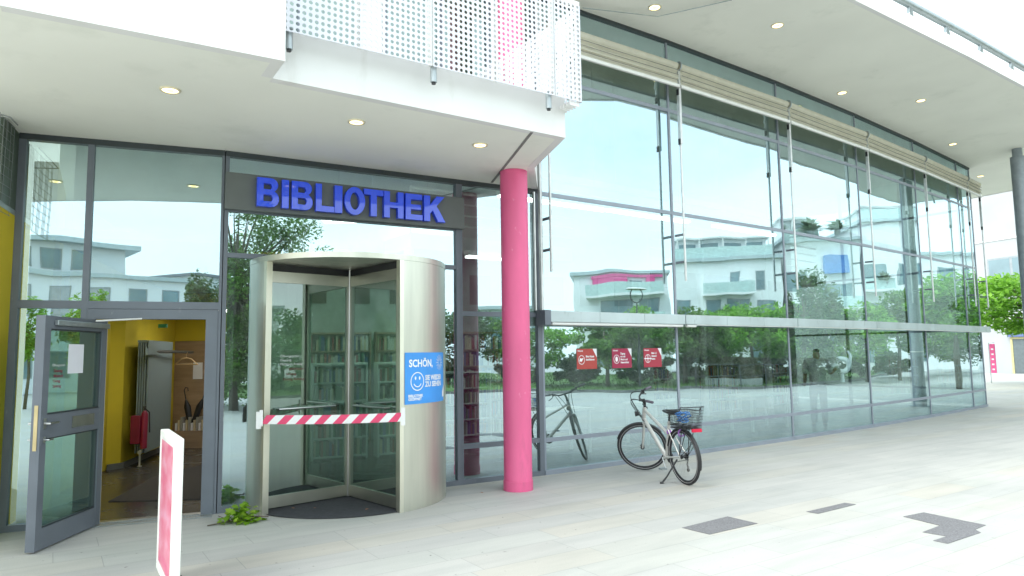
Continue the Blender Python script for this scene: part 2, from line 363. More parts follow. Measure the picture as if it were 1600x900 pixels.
# end glazing on the right flank
a, b_ = wl[0], wl[1]; d = Vector(b_)-Vector(a); ef = frame(a, math.degrees(math.atan2(d.x, d.y)))
g = MB(); g.box(ef, .06, d.length, -.006, .006, .05, Z2); P_('window_pane', g, GL)
g = MB()
for s_ in (0, 2.2, 4.4, d.length-.08): g.box(ef, s_, s_+.08, -.05, .05, 0, Z2)
for z in (.5, 2.4, 4.42, 6.37): g.box(ef, .08, d.length-.08, -.03, .03, z, z+.07)
P_('end_frame', g, FRAME)
# interior floor, gallery, ceiling
ip = [tuple(Vector(p)+Vector((FR[min(i, 8)].n[0]*-.06, FR[min(i, 8)].n[1]*-.06))) for i, p in enumerate(PTS)]
g = MB(); g.prism(ip+[wl[1], wl[2], wl[3], wl[4]], .002, .006); P_('interior_floor', g, INTD)
def offs(i, n_): f = FR[min(i, 8)]; return (PTS[i][0]+f.n[0]*n_, PTS[i][1]+f.n[1]*n_)
gal = [offs(i, -4.6) for i in range(3, 9)]; galb = [offs(i, -8.0) for i in range(3, 9)][::-1]
g = MB(); g.prism(gal+galb, 4.15, 4.5); P_('gallery_floor', g, INTW)
g = MB()
for a, b_ in zip(gal[:-1], gal[1:]):
    for z in (4.75, 5.0, 5.25, 5.5): g.tube([(a[0], a[1], z), (b_[0], b_[1], z)], .02 if z < 5.5 else .035, 6)
    g.tube([(a[0], a[1], 4.5), (a[0], a[1], 5.5)], .03, 6)
P_('gallery_railing', g, WHITEM)
for i in (3, 4, 5, 6, 7): g = MB(); x, y = offs(i, -4.7); g.tube([(x, y, 0), (x, y, 4.15)], .11, 14); P_('interior_column', g, WHITEM, smooth=True)
# interior beams, white, low over the lower hall
g = MB()
for i in range(3, 8):
    f = FR[i]
    for n_ in (-1.3, -2.9): g.box(f, 0, LEN[i], n_-.06, n_+.06, 4.9 if n_ > -2 else 5.6, 5.02 if n_ > -2 else 5.75)
P_('interior_beam', g, INTW)

prnd = random.Random(77)
def pane(f, s0, s1, z0, z1, m=GL, n_=0):
    # every pane sits a fraction of a degree out of true, as real glazing does
    e1, e2 = prnd.uniform(-1, 1)*.0022, prnd.uniform(-1, 1)*.0022; sc_, zc_ = (s0+s1)/2, (z0+z1)/2
    ft = lambda a, b_, z: f(a, b_+e1*(a-sc_)+e2*(z-zc_), z)
    g = MB(); g.box(ft, s0, s1, n_-.006, n_+.006, z0, z1); return P_('window_pane', g, m)
def bar(name, f, s0, s1, z0, z1, n0=-.05, n1=.05, m=FRAME): g = MB(); g.box(f, s0, s1, n0, n1, z0, z1); return P_(name, g, m)
# --- W1
f = FR[0]
bar('mullion', f, -.004, .068, .07, 4.40); bar('mullion', f, .684, .752, .07, 4.40); bar('mullion', f, 2.147, 2.178, .0, 4.40)
bar('head_rail', f, -.004, 2.178, 4.40, 4.47, m=DARKF); bar('base_rail', f, -.004, .752, 0, .07)
bar('transom', f, .068, .684, 2.455, 2.545, -.045, .045); bar('transom', f, .752, 2.147, 2.455, 2.545, -.045, .045)
pane(f, .06, .69, .06, 2.46); pane(f, .06, .69, 2.54, 4.41); pane(f, .745, 2.15, 2.54, 4.41)
# --- W2
f = FR[1]
bar('mullion', f, .002, .05, 0, 4.40); bar('mullion', f, 3.20, 3.27, 0, 4.40)
bar('head_rail', f, .002, 3.27, 4.40, 4.47, m=DARKF); bar('base_rail', f, .05, .36, 0, .07); bar('base_rail', f, 2.90, 3.20, 0, .07)
bar('transom', f, .05, 3.20, 3.115, 3.175, -.045, .045); bar('transom', f, .05, 3.20, 3.70, 3.74, -.045, .045)
pane(f, .045, .36, .06, 3.12); pane(f, 2.90, 3.21, .06, 3.12); pane(f, .045, 3.21, 3.17, 3.71); pane(f, .045, 3.21, 3.73, 4.41)
# --- W3
f = FR[2]
bar('mullion', f, .003, .03, 0, 4.40); bar('mullion', f, 1.33, 1.41, 0, 4.40)
bar('head_rail', f, .003, 1.41, 4.40, 4.47, m=DARKF); bar('base_rail', f, .03, 1.33, 0, .07)
bar('transom', f, .03, 1.33, .50, .57, -.045, .045); bar('transom', f, .03, 1.33, 2.43, 2.50, -.045, .045)
for z0, z1 in ((.06, .51), (.56, 2.44), (2.49, 4.41)): pane(f, .02, 1.34, z0, z1)
FRAMEL = mat('light_grey_powder_coat', (.27, .30, .35), .42, .1, .08, 3)
# --- W4..W9
for i in range(3, 9):
    f = FR[i]; Lw = LEN[i]
    bar('mullion', f, .0, .05, .07, 7.69, -.05, .02, m=FRAMEL); 
    if i == 8: bar('mullion', f, Lw-.06, Lw, .07, 7.69, -.05, .02, m=FRAMEL)
    e = Lw-.06 if i == 8 else Lw-.003
    bar('base_rail', f, .003, e, 0, .07, -.06, .06, m=FRAMEL)
    for z in (.49, 4.385, 6.34): bar('transom', f, .055, e, z, z+.065, -.045, .018, m=FRAMEL)
    bar('transom', f, .055, e, 2.40, 2.47, -.045, .018, m=FRAMEL)
    bar('head_rail', f, .003, e, 7.69, Z2-.002, -.05, .05, m=DARKF)
    for z0, z1 in ((.065, .495), (.55, 2.405), (2.465, 4.39), (4.445, 6.345), (6.40, 7.695)): pane(f, .05, e+.002, z0, z1)
    # sun ledge
    g = MB(); s_ = 0.0 if i == 3 else .004; k = 0; n_p = 3
    se = Lw-.004 if i < 8 else Lw+.05
    for q in range(n_p): g.box(f, s_+(se-s_)*q/n_p+.003, s_+(se-s_)*(q+1)/n_p-.003, .065, .26, 2.35+.0005*q, 2.52)
    P_('ledge', g, ALU)
    g = MB()
    if i == 3: g.tube([f(.05, .22, 2.325), f(Lw-.05, .22, 2.325)], .028, 10)
    elif i == 4: g.tube([f(.05, .22, 2.325), f(.3, .22, 2.325)], .028, 10); g.box(f, .3, Lw, .22, .25, 2.335, 2.349)
    else: g.box(f, 0, Lw, .22, .25, 2.335, 2.349)
    P_('ledge_trim', g, WHITEM)
g = MB(); g.box(FR[3], -.12, -.004, .06, .28, 2.30, 2.53); P_('ledge_bracket', g, FRAME)
# dark reveal behind head of pane zones: upper hall facade hidden behind the balcony
f = FR[2]
g = MB(); g.box(f, -6.5, -5.2, -.1, .0, 4.8, Z2); P_('upper_wall', g, WHITEP); g = MB(); g.box(f, -1.5, -1.2, -.1, 0, 4.8, Z2); P_('upper_wall', g, WHITEP)
g = MB(); g.box(f, -5.2, -1.5, -.06, -.05, 4.8, Z2); g.box(f, -1.2, 1.40, -.06, -.05, 4.8, Z2); P_('window_pane', g, GLD)
g = MB()
for s_ in (-5.2, -4.3, -3.4, -2.4, -1.56, -1.2, -.3, .5, 1.33): g.box(f, s_, s_+.06, -.05, .02, 4.8, Z2)
P_('mullion', g, FRAME)

# --- canopy + white box
canopy_out = [(-10.5, -.2), (-4.92, 3.72), (-3.744, 4.898), (-1.983, 5.934), (-2.226, 6.311), (.673, 8.245), (.34, 9.593)]
back = [(PTS[3][0], PTS[3][1]), PTS[2], PTS[1], PTS[0], (-7.5, 7.15), (-12, 5.6)]
cpoly = canopy_out+[(.425, 10.93)]+[(x-.0, y+.0) for x, y in back[1:]]
g = MB(); g.prism(cpoly, Z1, Z1+.04); P_('canopy_soffit', g, SOFF)
g = MB()
def strip(mb, pts, z0, z1, n0, n1):
    for a, b_ in zip(pts[:-1], pts[1:]):
        d = Vector(b_)-Vector(a); fr = frame(a, math.degrees(math.atan2(d.x, d.y))); mb.box(fr, 0, d.length, n0, n1, z0, z1)
strip(g, canopy_out[:4], Z1-.003, 6.9, -.10, .005)
P_('fascia', g, WHITEP)
g = MB(); strip(g, canopy_out[3:5], Z1-.002, 6.9, -.10, .004); strip(g, [canopy_out[4], canopy_out[5]], Z1-.003, 4.97, -.10, .005); strip(g, canopy_out[5:]+[(.43, 10.9)], Z1-.002, 4.968, -.10, .005); P_('balcony_edge', g, WHITEP)
g = MB(); g.prism([(x, y) for x, y in canopy_out[1:7]]+[(.42, 10.92)]+back[1:4], Z1+.06, 4.80); P_('balcony_floor', g, WHITEP)
g = MB(); a = Vector((.268, 7.983)); b2 = Vector((-.312, 10.515)); d = b2-a; fr = frame(a, math.degrees(math.atan2(d.x, d.y))); g.box(fr, .03, d.length-.12, -.018, .018, Z1-.006, Z1+.01); P_('soffit_joint', g, SEAM)

# perforated balustrade
n56 = frame((-2.226, 6.311), 56.3); PF = frame(n56(0, .25, 0)[:2], 56.3)
def perforated(mb, f, s0, s1, z0, z1, p=.060):
    nx = max(1, round((s1-s0)/p)); nz_ = round((z1-z0)/p); px = (s1-s0)/nx; pz = (z1-z0)/nz_; r = .335*min(px, pz)
    K = 8
    for i in range(nx):
        for j in range(nz_):
            cx = s0+(i+.5)*px; cz = z0+(j+.5)*pz
            ring = [(cx+r*cos(2*pi*(k+.5)/K), cz+r*sin(2*pi*(k+.5)/K)) for k in range(K)]
            sq = [(cx+px/2, cz+pz/2*math.tan(pi/8)*1), (cx+px/2*.4142, cz+pz/2), (cx-px/2*.4142, cz+pz/2), (cx-px/2, cz+pz/2*.4142), (cx-px/2, cz-pz/2*.4142), (cx-px/2*.4142, cz-pz/2), (cx+px/2*.4142, cz-pz/2), (cx+px/2, cz-pz/2*.4142)]
            crn = {0: (cx+px/2, cz+pz/2), 2: (cx-px/2, cz+pz/2), 4: (cx-px/2, cz-pz/2), 6: (cx+px/2, cz-pz/2)}
            vs = [f(a, .0, b_) for a, b_ in ring]+[f(a, 0, b_) for a, b_ in sq]+[f(*[crn[k][0], 0, crn[k][1]]) for k in (0, 2, 4, 6)]
            fs = []
            for k in range(K):
                k2 = (k+1) % K
                if k % 2 == 0: fs.append((k, k2, 8+k2, 16+k//2, 8+k))
                else: fs.append((k, k2, 8+k2, 8+k))
            mb.add(vs, fs)
PERF = mat('white_perforated_sheet', (.66, .66, .71), .5, .1, .03, 3)
panels = []
for s0, s1 in ((.012, 1.545), (1.565, 3.14), (3.16, 3.545)):
    g = MB(); perforated(g, PF, s0, s1, 4.845, 6.05)
    o = P_('balustrade_panel', g, PERF, recalc=False)
    md = o.modifiers.new('thick', 'SOLIDIFY'); md.thickness = .006
    panels.append(o)
# side return of the balustrade
rf = frame(PF(3.55, 0, 0)[:2], 56.3-90)
g = MB(); perforated(g, rf, .0, 2.4, 4.845, 6.05, .075); o = P_('balustrade_panel', g, PERF, recalc=False); md = o.modifiers.new('thick', 'SOLIDIFY'); md.thickness = .006
g = MB(); g.box(PF, .01, 3.55, -.05, .0, 6.055, 6.10)
for s_ in (.04, .78, 1.555, 2.35, 3.15, 3.53): g.box(PF, s_-.02, s_+.02, -.06, -.012, 4.86, 6.054)
P_('balustrade_rail', g, WHITEM)
for s_ in (.10, 1.60, 3.10):
    g = MB(); p = PF(s_, -.06, 0); q = PF(s_, -.06, 0)
    g.tube([(p[0], p[1], 4.90), (q[0], q[1], 4.70)], .034, 14); g.tube([(q[0], q[1], 4.699), (q[0], q[1], 4.68)], [.022, .022], 12, mi=1)
    P_('drain_pipe', g, [ZINC, BLACK], smooth=True)
# bracket at the balcony end
g = MB()
for k in range(5): g.box(rf, .02+k*.06, .03+k*.06, -.16, -.02, 4.79, 4.84)
P_('balcony_bracket', g, WHITEM)

# yellow flank wall at the left
yf = frame(PTS[0], 158.0)
g = MB(); g.box(yf, -.4, .60, .006, .30, 0, 3.50); P_('flank_wall', g, YEL)
g = MB(); g.box(yf, -.4, .60, .006, .30, 3.56, 4.46); P_('flank_glazing', g, mat('dark_green_panel', (.06, .085, .06), .4))
g = MB(); g.box(yf, -.39, .61, .003, .31, 3.502, 3.558); P_('flank_trim', g, ZINC)

# --- hinged door, standing open
hx, hy = -4.735, 8.05; df = frame((hx, hy), 177.5)      # s runs from hinge to leading edge, n faces the street (west)
g = MB(); ff = FR[0]
g.box(ff, .754, .830, -.05, .06, 0, 2.45); g.box(ff, 2.01, 2.145, -.05, .06, 0, 2.45); g.box(ff, .83, 2.01, -.05, .06, 2.335, 2.45)
P_('door_frame', g, FRAME)
T = .045
def dbox(mb, s0, s1, z0, z1, t=T, n0=None, n1=None): mb.box(df, s0, s1, -t if n0 is None else n0, t if n1 is None else n1, z0, z1)
g = MB()
dbox(g, 0, .10, .02, 2.31); dbox(g, 1.05, 1.15, .02, 2.31); dbox(g, .10, 1.05, .02, .22, .043); dbox(g, .10, 1.05, 2.18, 2.31, .043); dbox(g, .10, 1.05, 1.09, 1.32, .043)
door = P_('door', g, FRAME)
def D_(name, mb, m, **k): o = mb.build(name, m, door, **k); return o
g = MB(); dbox(g, .095, 1.055, .21, 1.10, .006); D_('door_glass', g, GLD)
g = MB(); dbox(g, .095, 1.055, 1.31, 2.19, .006); D_('door_glass', g, GLD)
g = MB(); 
for s0, s1, z0, z1 in ((.10, 1.05, .22, .235), (.10, 1.05, 1.075, 1.09), (.10, 1.05, 1.32, 1.335), (.10, 1.05, 2.165, 2.18)): dbox(g, s0, s1, z0, z1, .03)
for z0, z1 in ((.235, 1.075), (1.335, 2.165)): dbox(g, .10, .112, z0, z1, .03); dbox(g, 1.038, 1.05, z0, z1, .03)
D_('glazing_bead', g, DARKF)
g = MB(); dbox(g, -.014, -.002, .02, 2.31, .04); D_('door_seal', g, WHITEM)
g = MB(); g.box(df, 1.151, 1.155, -.018, .018, .98, 1.42); D_('lock_plate', g, mat('brass_plate', (.55, .45, .25), .35, .8))
for sgn in (-1, 1):
    g = MB()
    p0 = df(1.09, sgn*.046, 1.24); p1 = df(1.09, sgn*.10, 1.24); p2 = df(.95, sgn*.10, 1.24)
    g.tube([p0, p1, p2], .012, 8); g.box(df, 1.07, 1.11, min(sgn*.046, sgn*.055), max(sgn*.046, sgn*.055), 1.19, 1.29)
    q0 = df(1.09, sgn*.046, 1.08); q1 = df(1.09, sgn*.10, 1.08); q2 = df(1.03, sgn*.10, 1.08); g.tube([q0, q1, q2], .010, 8); g.box(df, 1.075, 1.105, min(sgn*.046, sgn*.055), max(sgn*.046, sgn*.055), 1.05, 1.11)
    D_('door_handle', g, STEEL, smooth=True)
VN = -1 if df(0, 1, 0)[0] < hx-.5 else 1     # side of the leaf that the street sees from the right
side = -1 if df(0, 1, 0)[0] < hx else 1
nb = lambda a, b_: (min(side*a, side*b_), max(side*a, side*b_))
g = MB(); n0, n1 = nb(.046, .085); g.box(df, .02, 1.0, n0, n1, 2.215, 2.27); D_('door_closer', g, ZINC, bevel=.006)
g = MB(); g.tube([df(.35, side*.10, 2.29), df(-.02, side*.42, 2.33)], .010, 8); D_('closer_arm', g, WHITEM)
g = MB(); n0, n1 = nb(.0445, .047); g.box(df, .20, .62, n0, n1, 1.15, 1.27); D_('vision_panel', g, mat('mirror_panel', (.35, .38, .37), .1, .8))
ltx = mat('white_lettering', (.75, .75, .75), .6)
g = MB(); n0, n1 = nb(.010, .012)
fn = lambda a, b_: df(1.0-a, side*.011, b_)
add_text(g, fn, 'Öffnungszeiten', .036, .05, 1.80); 
D_('door_lettering', g, ltx, recalc=False)
g = MB()
for k, tx in enumerate(('Dienstag', 'Mittwoch', 'Freitag', 'Samstag')): add_text(g, fn, tx, .042, .08, 1.74-.052*k, .001)
D_('door_lettering', g, RED, recalc=False)
g = MB(); n0, n1 = nb(.0455, .0475)
o = MB(); o.box(df, .42, .65, *nb(.010, .013), 1.86, 2.16) if False else None
g = MB(); n0, n1 = nb(.009, .0115); g.box(df, .40, .68, n0, n1, 1.72, 2.03)
tag(g.build('paper_notice', PAPER), 'blank white sheet of paper taped to the upper glass of the open door', 'notice')

# threshold grate
g = MB(); f = FR[0]
g.box(f, .76, 2.14, .065, .075, .004, .012); g.box(f, .76, 2.14, .215, .225, .004, .012)
for k in range(46): g.box(f, .765+k*.03, .777+k*.03, .075, .215, .004, .011)
tag(g.build('drain_grate', ZINC), 'narrow steel drain grate along the threshold of the open door', 'grate')
g = MB(); g.box(f, .83, 2.01, -.05, .05, .0065, .02); P_('door_threshold', g, STEEL)

# --- revolving door
C = (-2.21, 9.44); u2 = (sin(RD(60)), cos(RD(60))); n2 = (cos(RD(60)), -sin(RD(60))); RR = 1.29
g = MB(); g.arc(C, u2, n2, 10.7, 113.4, RR-.05, RR, .0, 3.03, 40); g.arc(C, u2, n2, -169.3, -66.6, RR-.05, RR, .0, 3.03, 40)
rev = P_('revolving_door', g, CHAMP, smooth=True)
def V_(name, mb, m, **k): return mb.build(name, m, rev, **k)
g = MB(); g.arc(C, u2, n2, 0, 360, .0, RR+.004, 3.032, 3.10, 96); V_('roof_band', g, CHAMP, smooth=True)
for a in (10.7, -66.6, 113.4, -169.3):
    s_ = 1 if a in (10.7, -169.3) else -1
    g = MB(); g.arc(C, u2, n2, a-s_*.2, a+s_*2.2, RR-.075, RR+.008, 0, 3.03, 3)
    V_('jamb_post', g, mat('champagne_post', (.84, .82, .70), .36, 1, .06, 2))
g = MB(); g.arc(C, u2, n2, 0, 360, 0.0, RR-.052, .008, .014, 96); V_('floor_disc', g, mat('dark_mat', (.045, .047, .055), .85, 0, .3, 20, bump=.5))
g = MB(); g.tube([(C[0], C[1], .02), (C[0], C[1], 3.03)], .032, 14); V_('hub_post', g, STEEL, smooth=True)
for a in (-77, 13, 103, 193):
    d = (u2[0]*sin(RD(a))+n2[0]*cos(RD(a)), u2[1]*sin(RD(a))+n2[1]*cos(RD(a))); lf = frame(C, math.degrees(math.atan2(d[0], d[1])))
    g = MB(); R_ = RR-.09
    g.box(lf, .034, R_, -.022, .022, .03, .17); g.box(lf, .034, R_, -.022, .022, 2.80, 2.94); g.box(lf, R_-.045, R_, -.0215, .0215, .17, 2.80); g.box(lf, .034, .06, -.0215, .0215, .17, 2.80)
    V_('door_wing', g, mat('wing_metal', (.50, .50, .44), .35, 1, .06, 3))
    g = MB(); g.box(lf, .04, R_, -.02, .02, 2.943, 3.028); g.box(lf, R_-.04, R_+.028, -.012, .012, .16, 2.93); V_('brush_seal', g, BLACK)
    g = MB(); g.box(lf, .055, R_-.04, -.005, .005, .16, 2.81); V_('wing_glass', g, GLR)
    g = MB(); 
    for sg in (-1, 1):
        g.tube([lf(.25, sg*.02, 1.22), lf(.25, sg*.085, 1.22), lf(1.02, sg*.085, 1.22), lf(1.02, sg*.02, 1.22)], .014, 8)
    V_('push_bar', g, STEEL, smooth=True)
lf = frame(C, math.degrees(math.atan2(u2[0]*sin(RD(-77))+n2[0]*cos(RD(-77)), u2[1]*sin(RD(-77))+n2[1]*cos(RD(-77)))))
sd = -1 if (lf(0, 1, 0)[0]-C[0])*(-C[0])+(lf(0, 1, 0)[1]-C[1])*(-C[1]) < 0 else 1
g = MB(); fn = lambda a, b_: lf(.98-a, sd*.0075, b_)
for k, tx in enumerate(('Öffnungszeiten', 'Dienstag', 'Mittwoch, Freitag')): add_text(g, fn, tx, .042, .0, 1.86-.05*k)
V_('glass_lettering', g, ltx, recalc=False)
g = MB()
for k, tx in enumerate(('geschlossen', 'Samstag', 'Montag, Ruhetag')): add_text(g, fn, tx, .042, .12-.04*k, 1.70-.065*k)
V_('glass_lettering', g, RED, recalc=False)

# tape across the revolving door
A_ = Vector((-2.985, 8.385, 1.13)); B_ = Vector((-1.345, 8.455, 1.13)); d = B_-A_; tf = frame(A_[:2], math.degrees(math.atan2(d.x, d.y)))
g = MB(); nst = 15; W_ = d.length/nst; slant = .10
nn_ = .035
for k in range(nst+1):
    x0, x1 = k*W_, (k+1)*W_
    pts = []
    for (x, z) in ((x0-slant/2, 0), (x1-slant/2, 0), (x1+slant/2, .105), (x0+slant/2, .105)):
        pts.append((min(max(x, -.01), d.length+.02), z))
    sag = lambda x: 1.075-.0*x-.012*sin(pi*x/d.length)
    vs = [tf(x, nn_, sag(x)+z) for x, z in pts]+[tf(x, nn_+.003, sag(x)+z) for x, z in pts]
    g.add(vs, [(0, 3, 2, 1), (4, 5, 6, 7), (0, 1, 5, 4), (2, 3, 7, 6), (1, 2, 6, 5), (3, 0, 4, 7)], k % 2)
tape = thing('barrier_tape', 'red and white striped barrier tape stretched across the revolving door opening', 'tape', tuple(A_))
g.build('tape_band', [mat('tape_red', (.72, .06, .16), .4, 0, .04, 9), mat('tape_white', (.80, .80, .80), .4, 0, .03, 9)], tape)
g = MB(); g.box(tf, -.07, -.012, nn_-.01, nn_+.006, 1.02, 1.22); g.box(tf, -.03, .01, nn_+.004, nn_+.01, 1.05, 1.24); g.build('end_knot', mat('tape_white', (.8, .8, .8)), tape)
g = MB(); g.box(tf, d.length-.005, d.length+.045, nn_+.004, nn_+.01, 1.03, 1.24); g.build('end_knot', mat('tape_white', (.8, .8, .8)), tape)

# poster bent round the drum
def cyl(x, z, r=RR+.004): a = RD(13.6)+x/RR; return (C[0]+(u2[0]*sin(a)+n2[0]*cos(a))*r, C[1]+(u2[1]*sin(a)+n2[1]*cos(a))*r, z)
PW, PH, PZ = .87, .63, 1.265
poster = thing('poster', 'blue poster with white smiley face on the curved metal drum of the revolving door', 'poster', cyl(0, PZ))
g = MB(); K = 20
for k in range(K):
    x0, x1 = PW*k/K, PW*(k+1)/K
    vs = [cyl(x, z, r) for r in (RR+.002, RR+.005) for x, z in ((x0, PZ), (x1, PZ), (x1, PZ+PH), (x0, PZ+PH))]
    g.add(vs, [(4, 5, 6, 7), (3, 2, 1, 0), (0, 1, 5, 4), (2, 3, 7, 6)])
g.build('poster_sheet', mat('poster_blue', (.055, .30, .76), .5, 0, .1, 2.5), poster)
g = MB(); r6 = RR+.0075
fn = lambda a, b_: cyl(a, PZ+b_, r6)
add_text(g, fn, 'SCHÖN,', .125, .06, .455, .0035, cw=.95)
g.build('poster_title', mat('poster_white', (.82, .84, .86), .5), poster, recalc=False); g = MB()
add_text(g, fn, 'SIE WIEDER', .088, .34, .285, .003, cw=.9); add_text(g, fn, 'ZU SEHEN', .088, .34, .205, .003, cw=1.0)
g.build('poster_slogan', mat('poster_white', (.82, .84, .86), .5), poster, recalc=False); g = MB()
add_text(g, fn, 'BIBLIOTHEK', .045, .05, .085, .0015); add_text(g, fn, 'GEÖFFNET', .045, .05, .045, .0015)
g.build('poster_lettering', mat('poster_white', (.82, .84, .86), .5), poster, recalc=False); g = MB()
cx, cz, ro, ri = .20, .275, .115, .103
for k in range(36):
    a0, a1 = 2*pi*k/36, 2*pi*(k+1)/36
    g.add([fn(cx+r_*cos(a), cz+r_*sin(a)) for r_, a in ((ro, a0), (ro, a1), (ri, a1), (ri, a0))], [(0, 1, 2, 3)])
for k in range(14):
    a0, a1 = RD(205+130*k/14), RD(205+130*(k+1)/14)
    g.add([fn(cx+r_*cos(a), cz+r_*sin(a)) for r_, a in ((.072, a0), (.072, a1), (.060, a1), (.060, a0))], [(0, 1, 2, 3)])
for ex in (-.035, .035): g.add([fn(cx+ex+.013*cos(2*pi*k/12), cz+.04+.022*sin(2*pi*k/12)) for k in range(12)], [tuple(range(12))])
g.build('smiley_face', mat('poster_white', (.82, .84, .86), .5), poster, recalc=False); g = MB()
for k in range(14):
    a = 2*pi*k/14; dx, dz = cos(a), sin(a)
    g.add([fn(.70+dx*.03-dz*.003, .50+dz*.03+dx*.003), fn(.70+dx*.10-dz*.004, .50+dz*.10+dx*.004), fn(.70+dx*.10+dz*.004, .50+dz*.10-dx*.004), fn(.70+dx*.03+dz*.003, .50+dz*.03-dx*.003)], [(0, 1, 2, 3)])
g.add([fn(.80, .05), fn(.87, .06), fn(.87, .22), fn(.84, .17), fn(.80, .12)], [(0, 1, 2, 3, 4)])
g.build('poster_ornament', mat('poster_white', (.82, .84, .86), .5), poster, recalc=False)

# --- sign board and letters
f = FR[1]; SG = thing('library_sign', 'grey sign board with raised blue letters above the revolving door', 'sign', f(0, .05, 3.71))
g = MB(); g.box(f, -.005, 3.30, .052, .13, 3.712, 4.18); g.build('sign_board', SIGNB, SG, bevel=.004)
BLUE = bpy.data.materials.new('glossy_blue_letter'); nB, lB, bB = nodes(BLUE)
bB.inputs['Base Color'].default_value = (.0, .07, .95, 1); bB.inputs['Roughness'].default_value = .4; bB.inputs['Coat Weight'].default_value = 1; bB.inputs['Coat Roughness'].default_value = .03; bB.inputs['Coat IOR'].default_value = 1.6
LT = [(.396, .661), (.702, .783), (.824, 1.089), (1.134, 1.375), (1.384, 1.481), (1.514, 1.795), (1.784, 2.055), (2.07, 2.35), (2.385, 2.635), (2.665, 2.99)]
def arcp(cx, cy, rx, ry, a0, a1, k=12): return [(cx+rx*cos(RD(a0+(a1-a0)*i/k)), cy+ry*sin(RD(a0+(a1-a0)*i/k))) for i in range(k+1)]
S = .30
def glyph(ch):
    if ch == 'I': return [[(0, 0), (1, 0), (1, 1), (0, 1)]]
    if ch == 'L': return [[(0, 0), (1, 0), (1, .2), (S, .2), (S, 1), (0, 1)]]
    if ch == 'T': return [[(.35, 0), (.65, 0), (.65, .8), (1, .8), (1, 1), (0, 1), (0, .8), (.35, .8)]]
    if ch == 'H': return [[(0, 0), (.28, 0), (.28, .39), (.72, .39), (.72, 0), (1, 0), (1, 1), (.72, 1), (.72, .59), (.28, .59), (.28, 1), (0, 1)]]
    if ch == 'E': return [[(0, 0), (1, 0), (1, .2), (.3, .2), (.3, .41), (.92, .41), (.92, .59), (.3, .59), (.3, .8), (.98, .8), (.98, 1), (0, 1)]]
    if ch == 'K': return [[(0, 0), (.27, 0), (.27, .30), (.40, .44), (.66, 0), (1, 0), (.58, .62), (.95, 1), (.60, 1), (.27, .62), (.27, 1), (0, 1)]]
    if ch == 'O': return [arcp(.5, .5, .5, .52, 0, 350, 35), arcp(.5, .5, .235, .33, 0, 350, 35)]
    if ch == 'B': return [[(0, 0)]+[(.6, 0)]+arcp(.66, .28, .34, .28, -80, 70, 10)+arcp(.62, .77, .33, .23, -40, 90, 10)+[(0, 1)],
                          [(.28, .18)]+arcp(.60, .30, .12, .125, -90, 90, 8)+[(.28, .425)], [(.28, .60)]+arcp(.57, .71, .11, .11, -90, 90, 8)+[(.28, .82)]]
for (s0, s1), ch in zip(LT, 'BIBLIOTHEK'):
    cu = bpy.data.curves.new('l', 'CURVE'); cu.dimensions = '2D'; cu.fill_mode = 'BOTH'; cu.extrude = .035; cu.bevel_depth = .003; cu.bevel_resolution = 1
    for loop in glyph(ch):
        sp = cu.splines.new('POLY'); sp.points.add(len(loop)-1); sp.use_cyclic_u = True
        for p, (x, y) in zip(sp.points, loop): p.co = (x*(s1-s0), y*.385, 0, 1)
    oo = bpy.data.objects.new('l', cu); COL.objects.link(oo); me = bpy.data.meshes.new_from_object(oo.evaluated_get(bpy.context.evaluated_depsgraph_get()))
    g = MB(); g.add([f(s0-.035+v.co.x, .168+v.co.z, 3.768+v.co.y*.95) for v in me.vertices], [tuple(p.vertices) for p in me.polygons])
    bpy.data.objects.remove(oo); bpy.data.curves.remove(cu)
    g.build('letter', BLUE, SG)

# --- pink column
CX, CY = .047, 9.80
g = MB(); ks = 40
def ring(r, z): return [(CX+r*cos(2*pi*k/ks), CY+r*sin(2*pi*k/ks), z) for k in range(ks)]
g.tube([(CX, CY, .001), (CX, CY, .13)], [.205, .205], 40); g.tube([(CX, CY, .131), (CX, CY, .14), (CX, CY, Z1-.003)], [.199, .196, .196], 40); g.tube([(CX, CY, 4.81), (CX, CY, Z2-.003)], .196, 40)
tag(g.build('column', PINK, smooth=True, origin=(CX, CY, 0)), 'round pink column carrying the white balcony beside the revolving door', 'column')
g = MB(); sx, sy = 15.1, 20.25
g.tube([(sx, sy, 0), (sx, sy, Z2-.25)], .19, 24); g.tube([(sx, sy, Z2-.249), (sx, sy, Z2-.002)], .13, 20)
g.tube([(sx, sy, .005), (sx, sy, .02)], .3, 24); g.tube([(sx, sy, 1.75), (sx, sy, 1.79)], .2, 24, mi=1)
tag(g.build('column', [mat('grey_steel_column', (.27, .31, .34), .45, .2), WHITEM], smooth=True, origin=(sx, sy, 0)), 'slender grey steel column under the far end of the roof overhang', 'column')

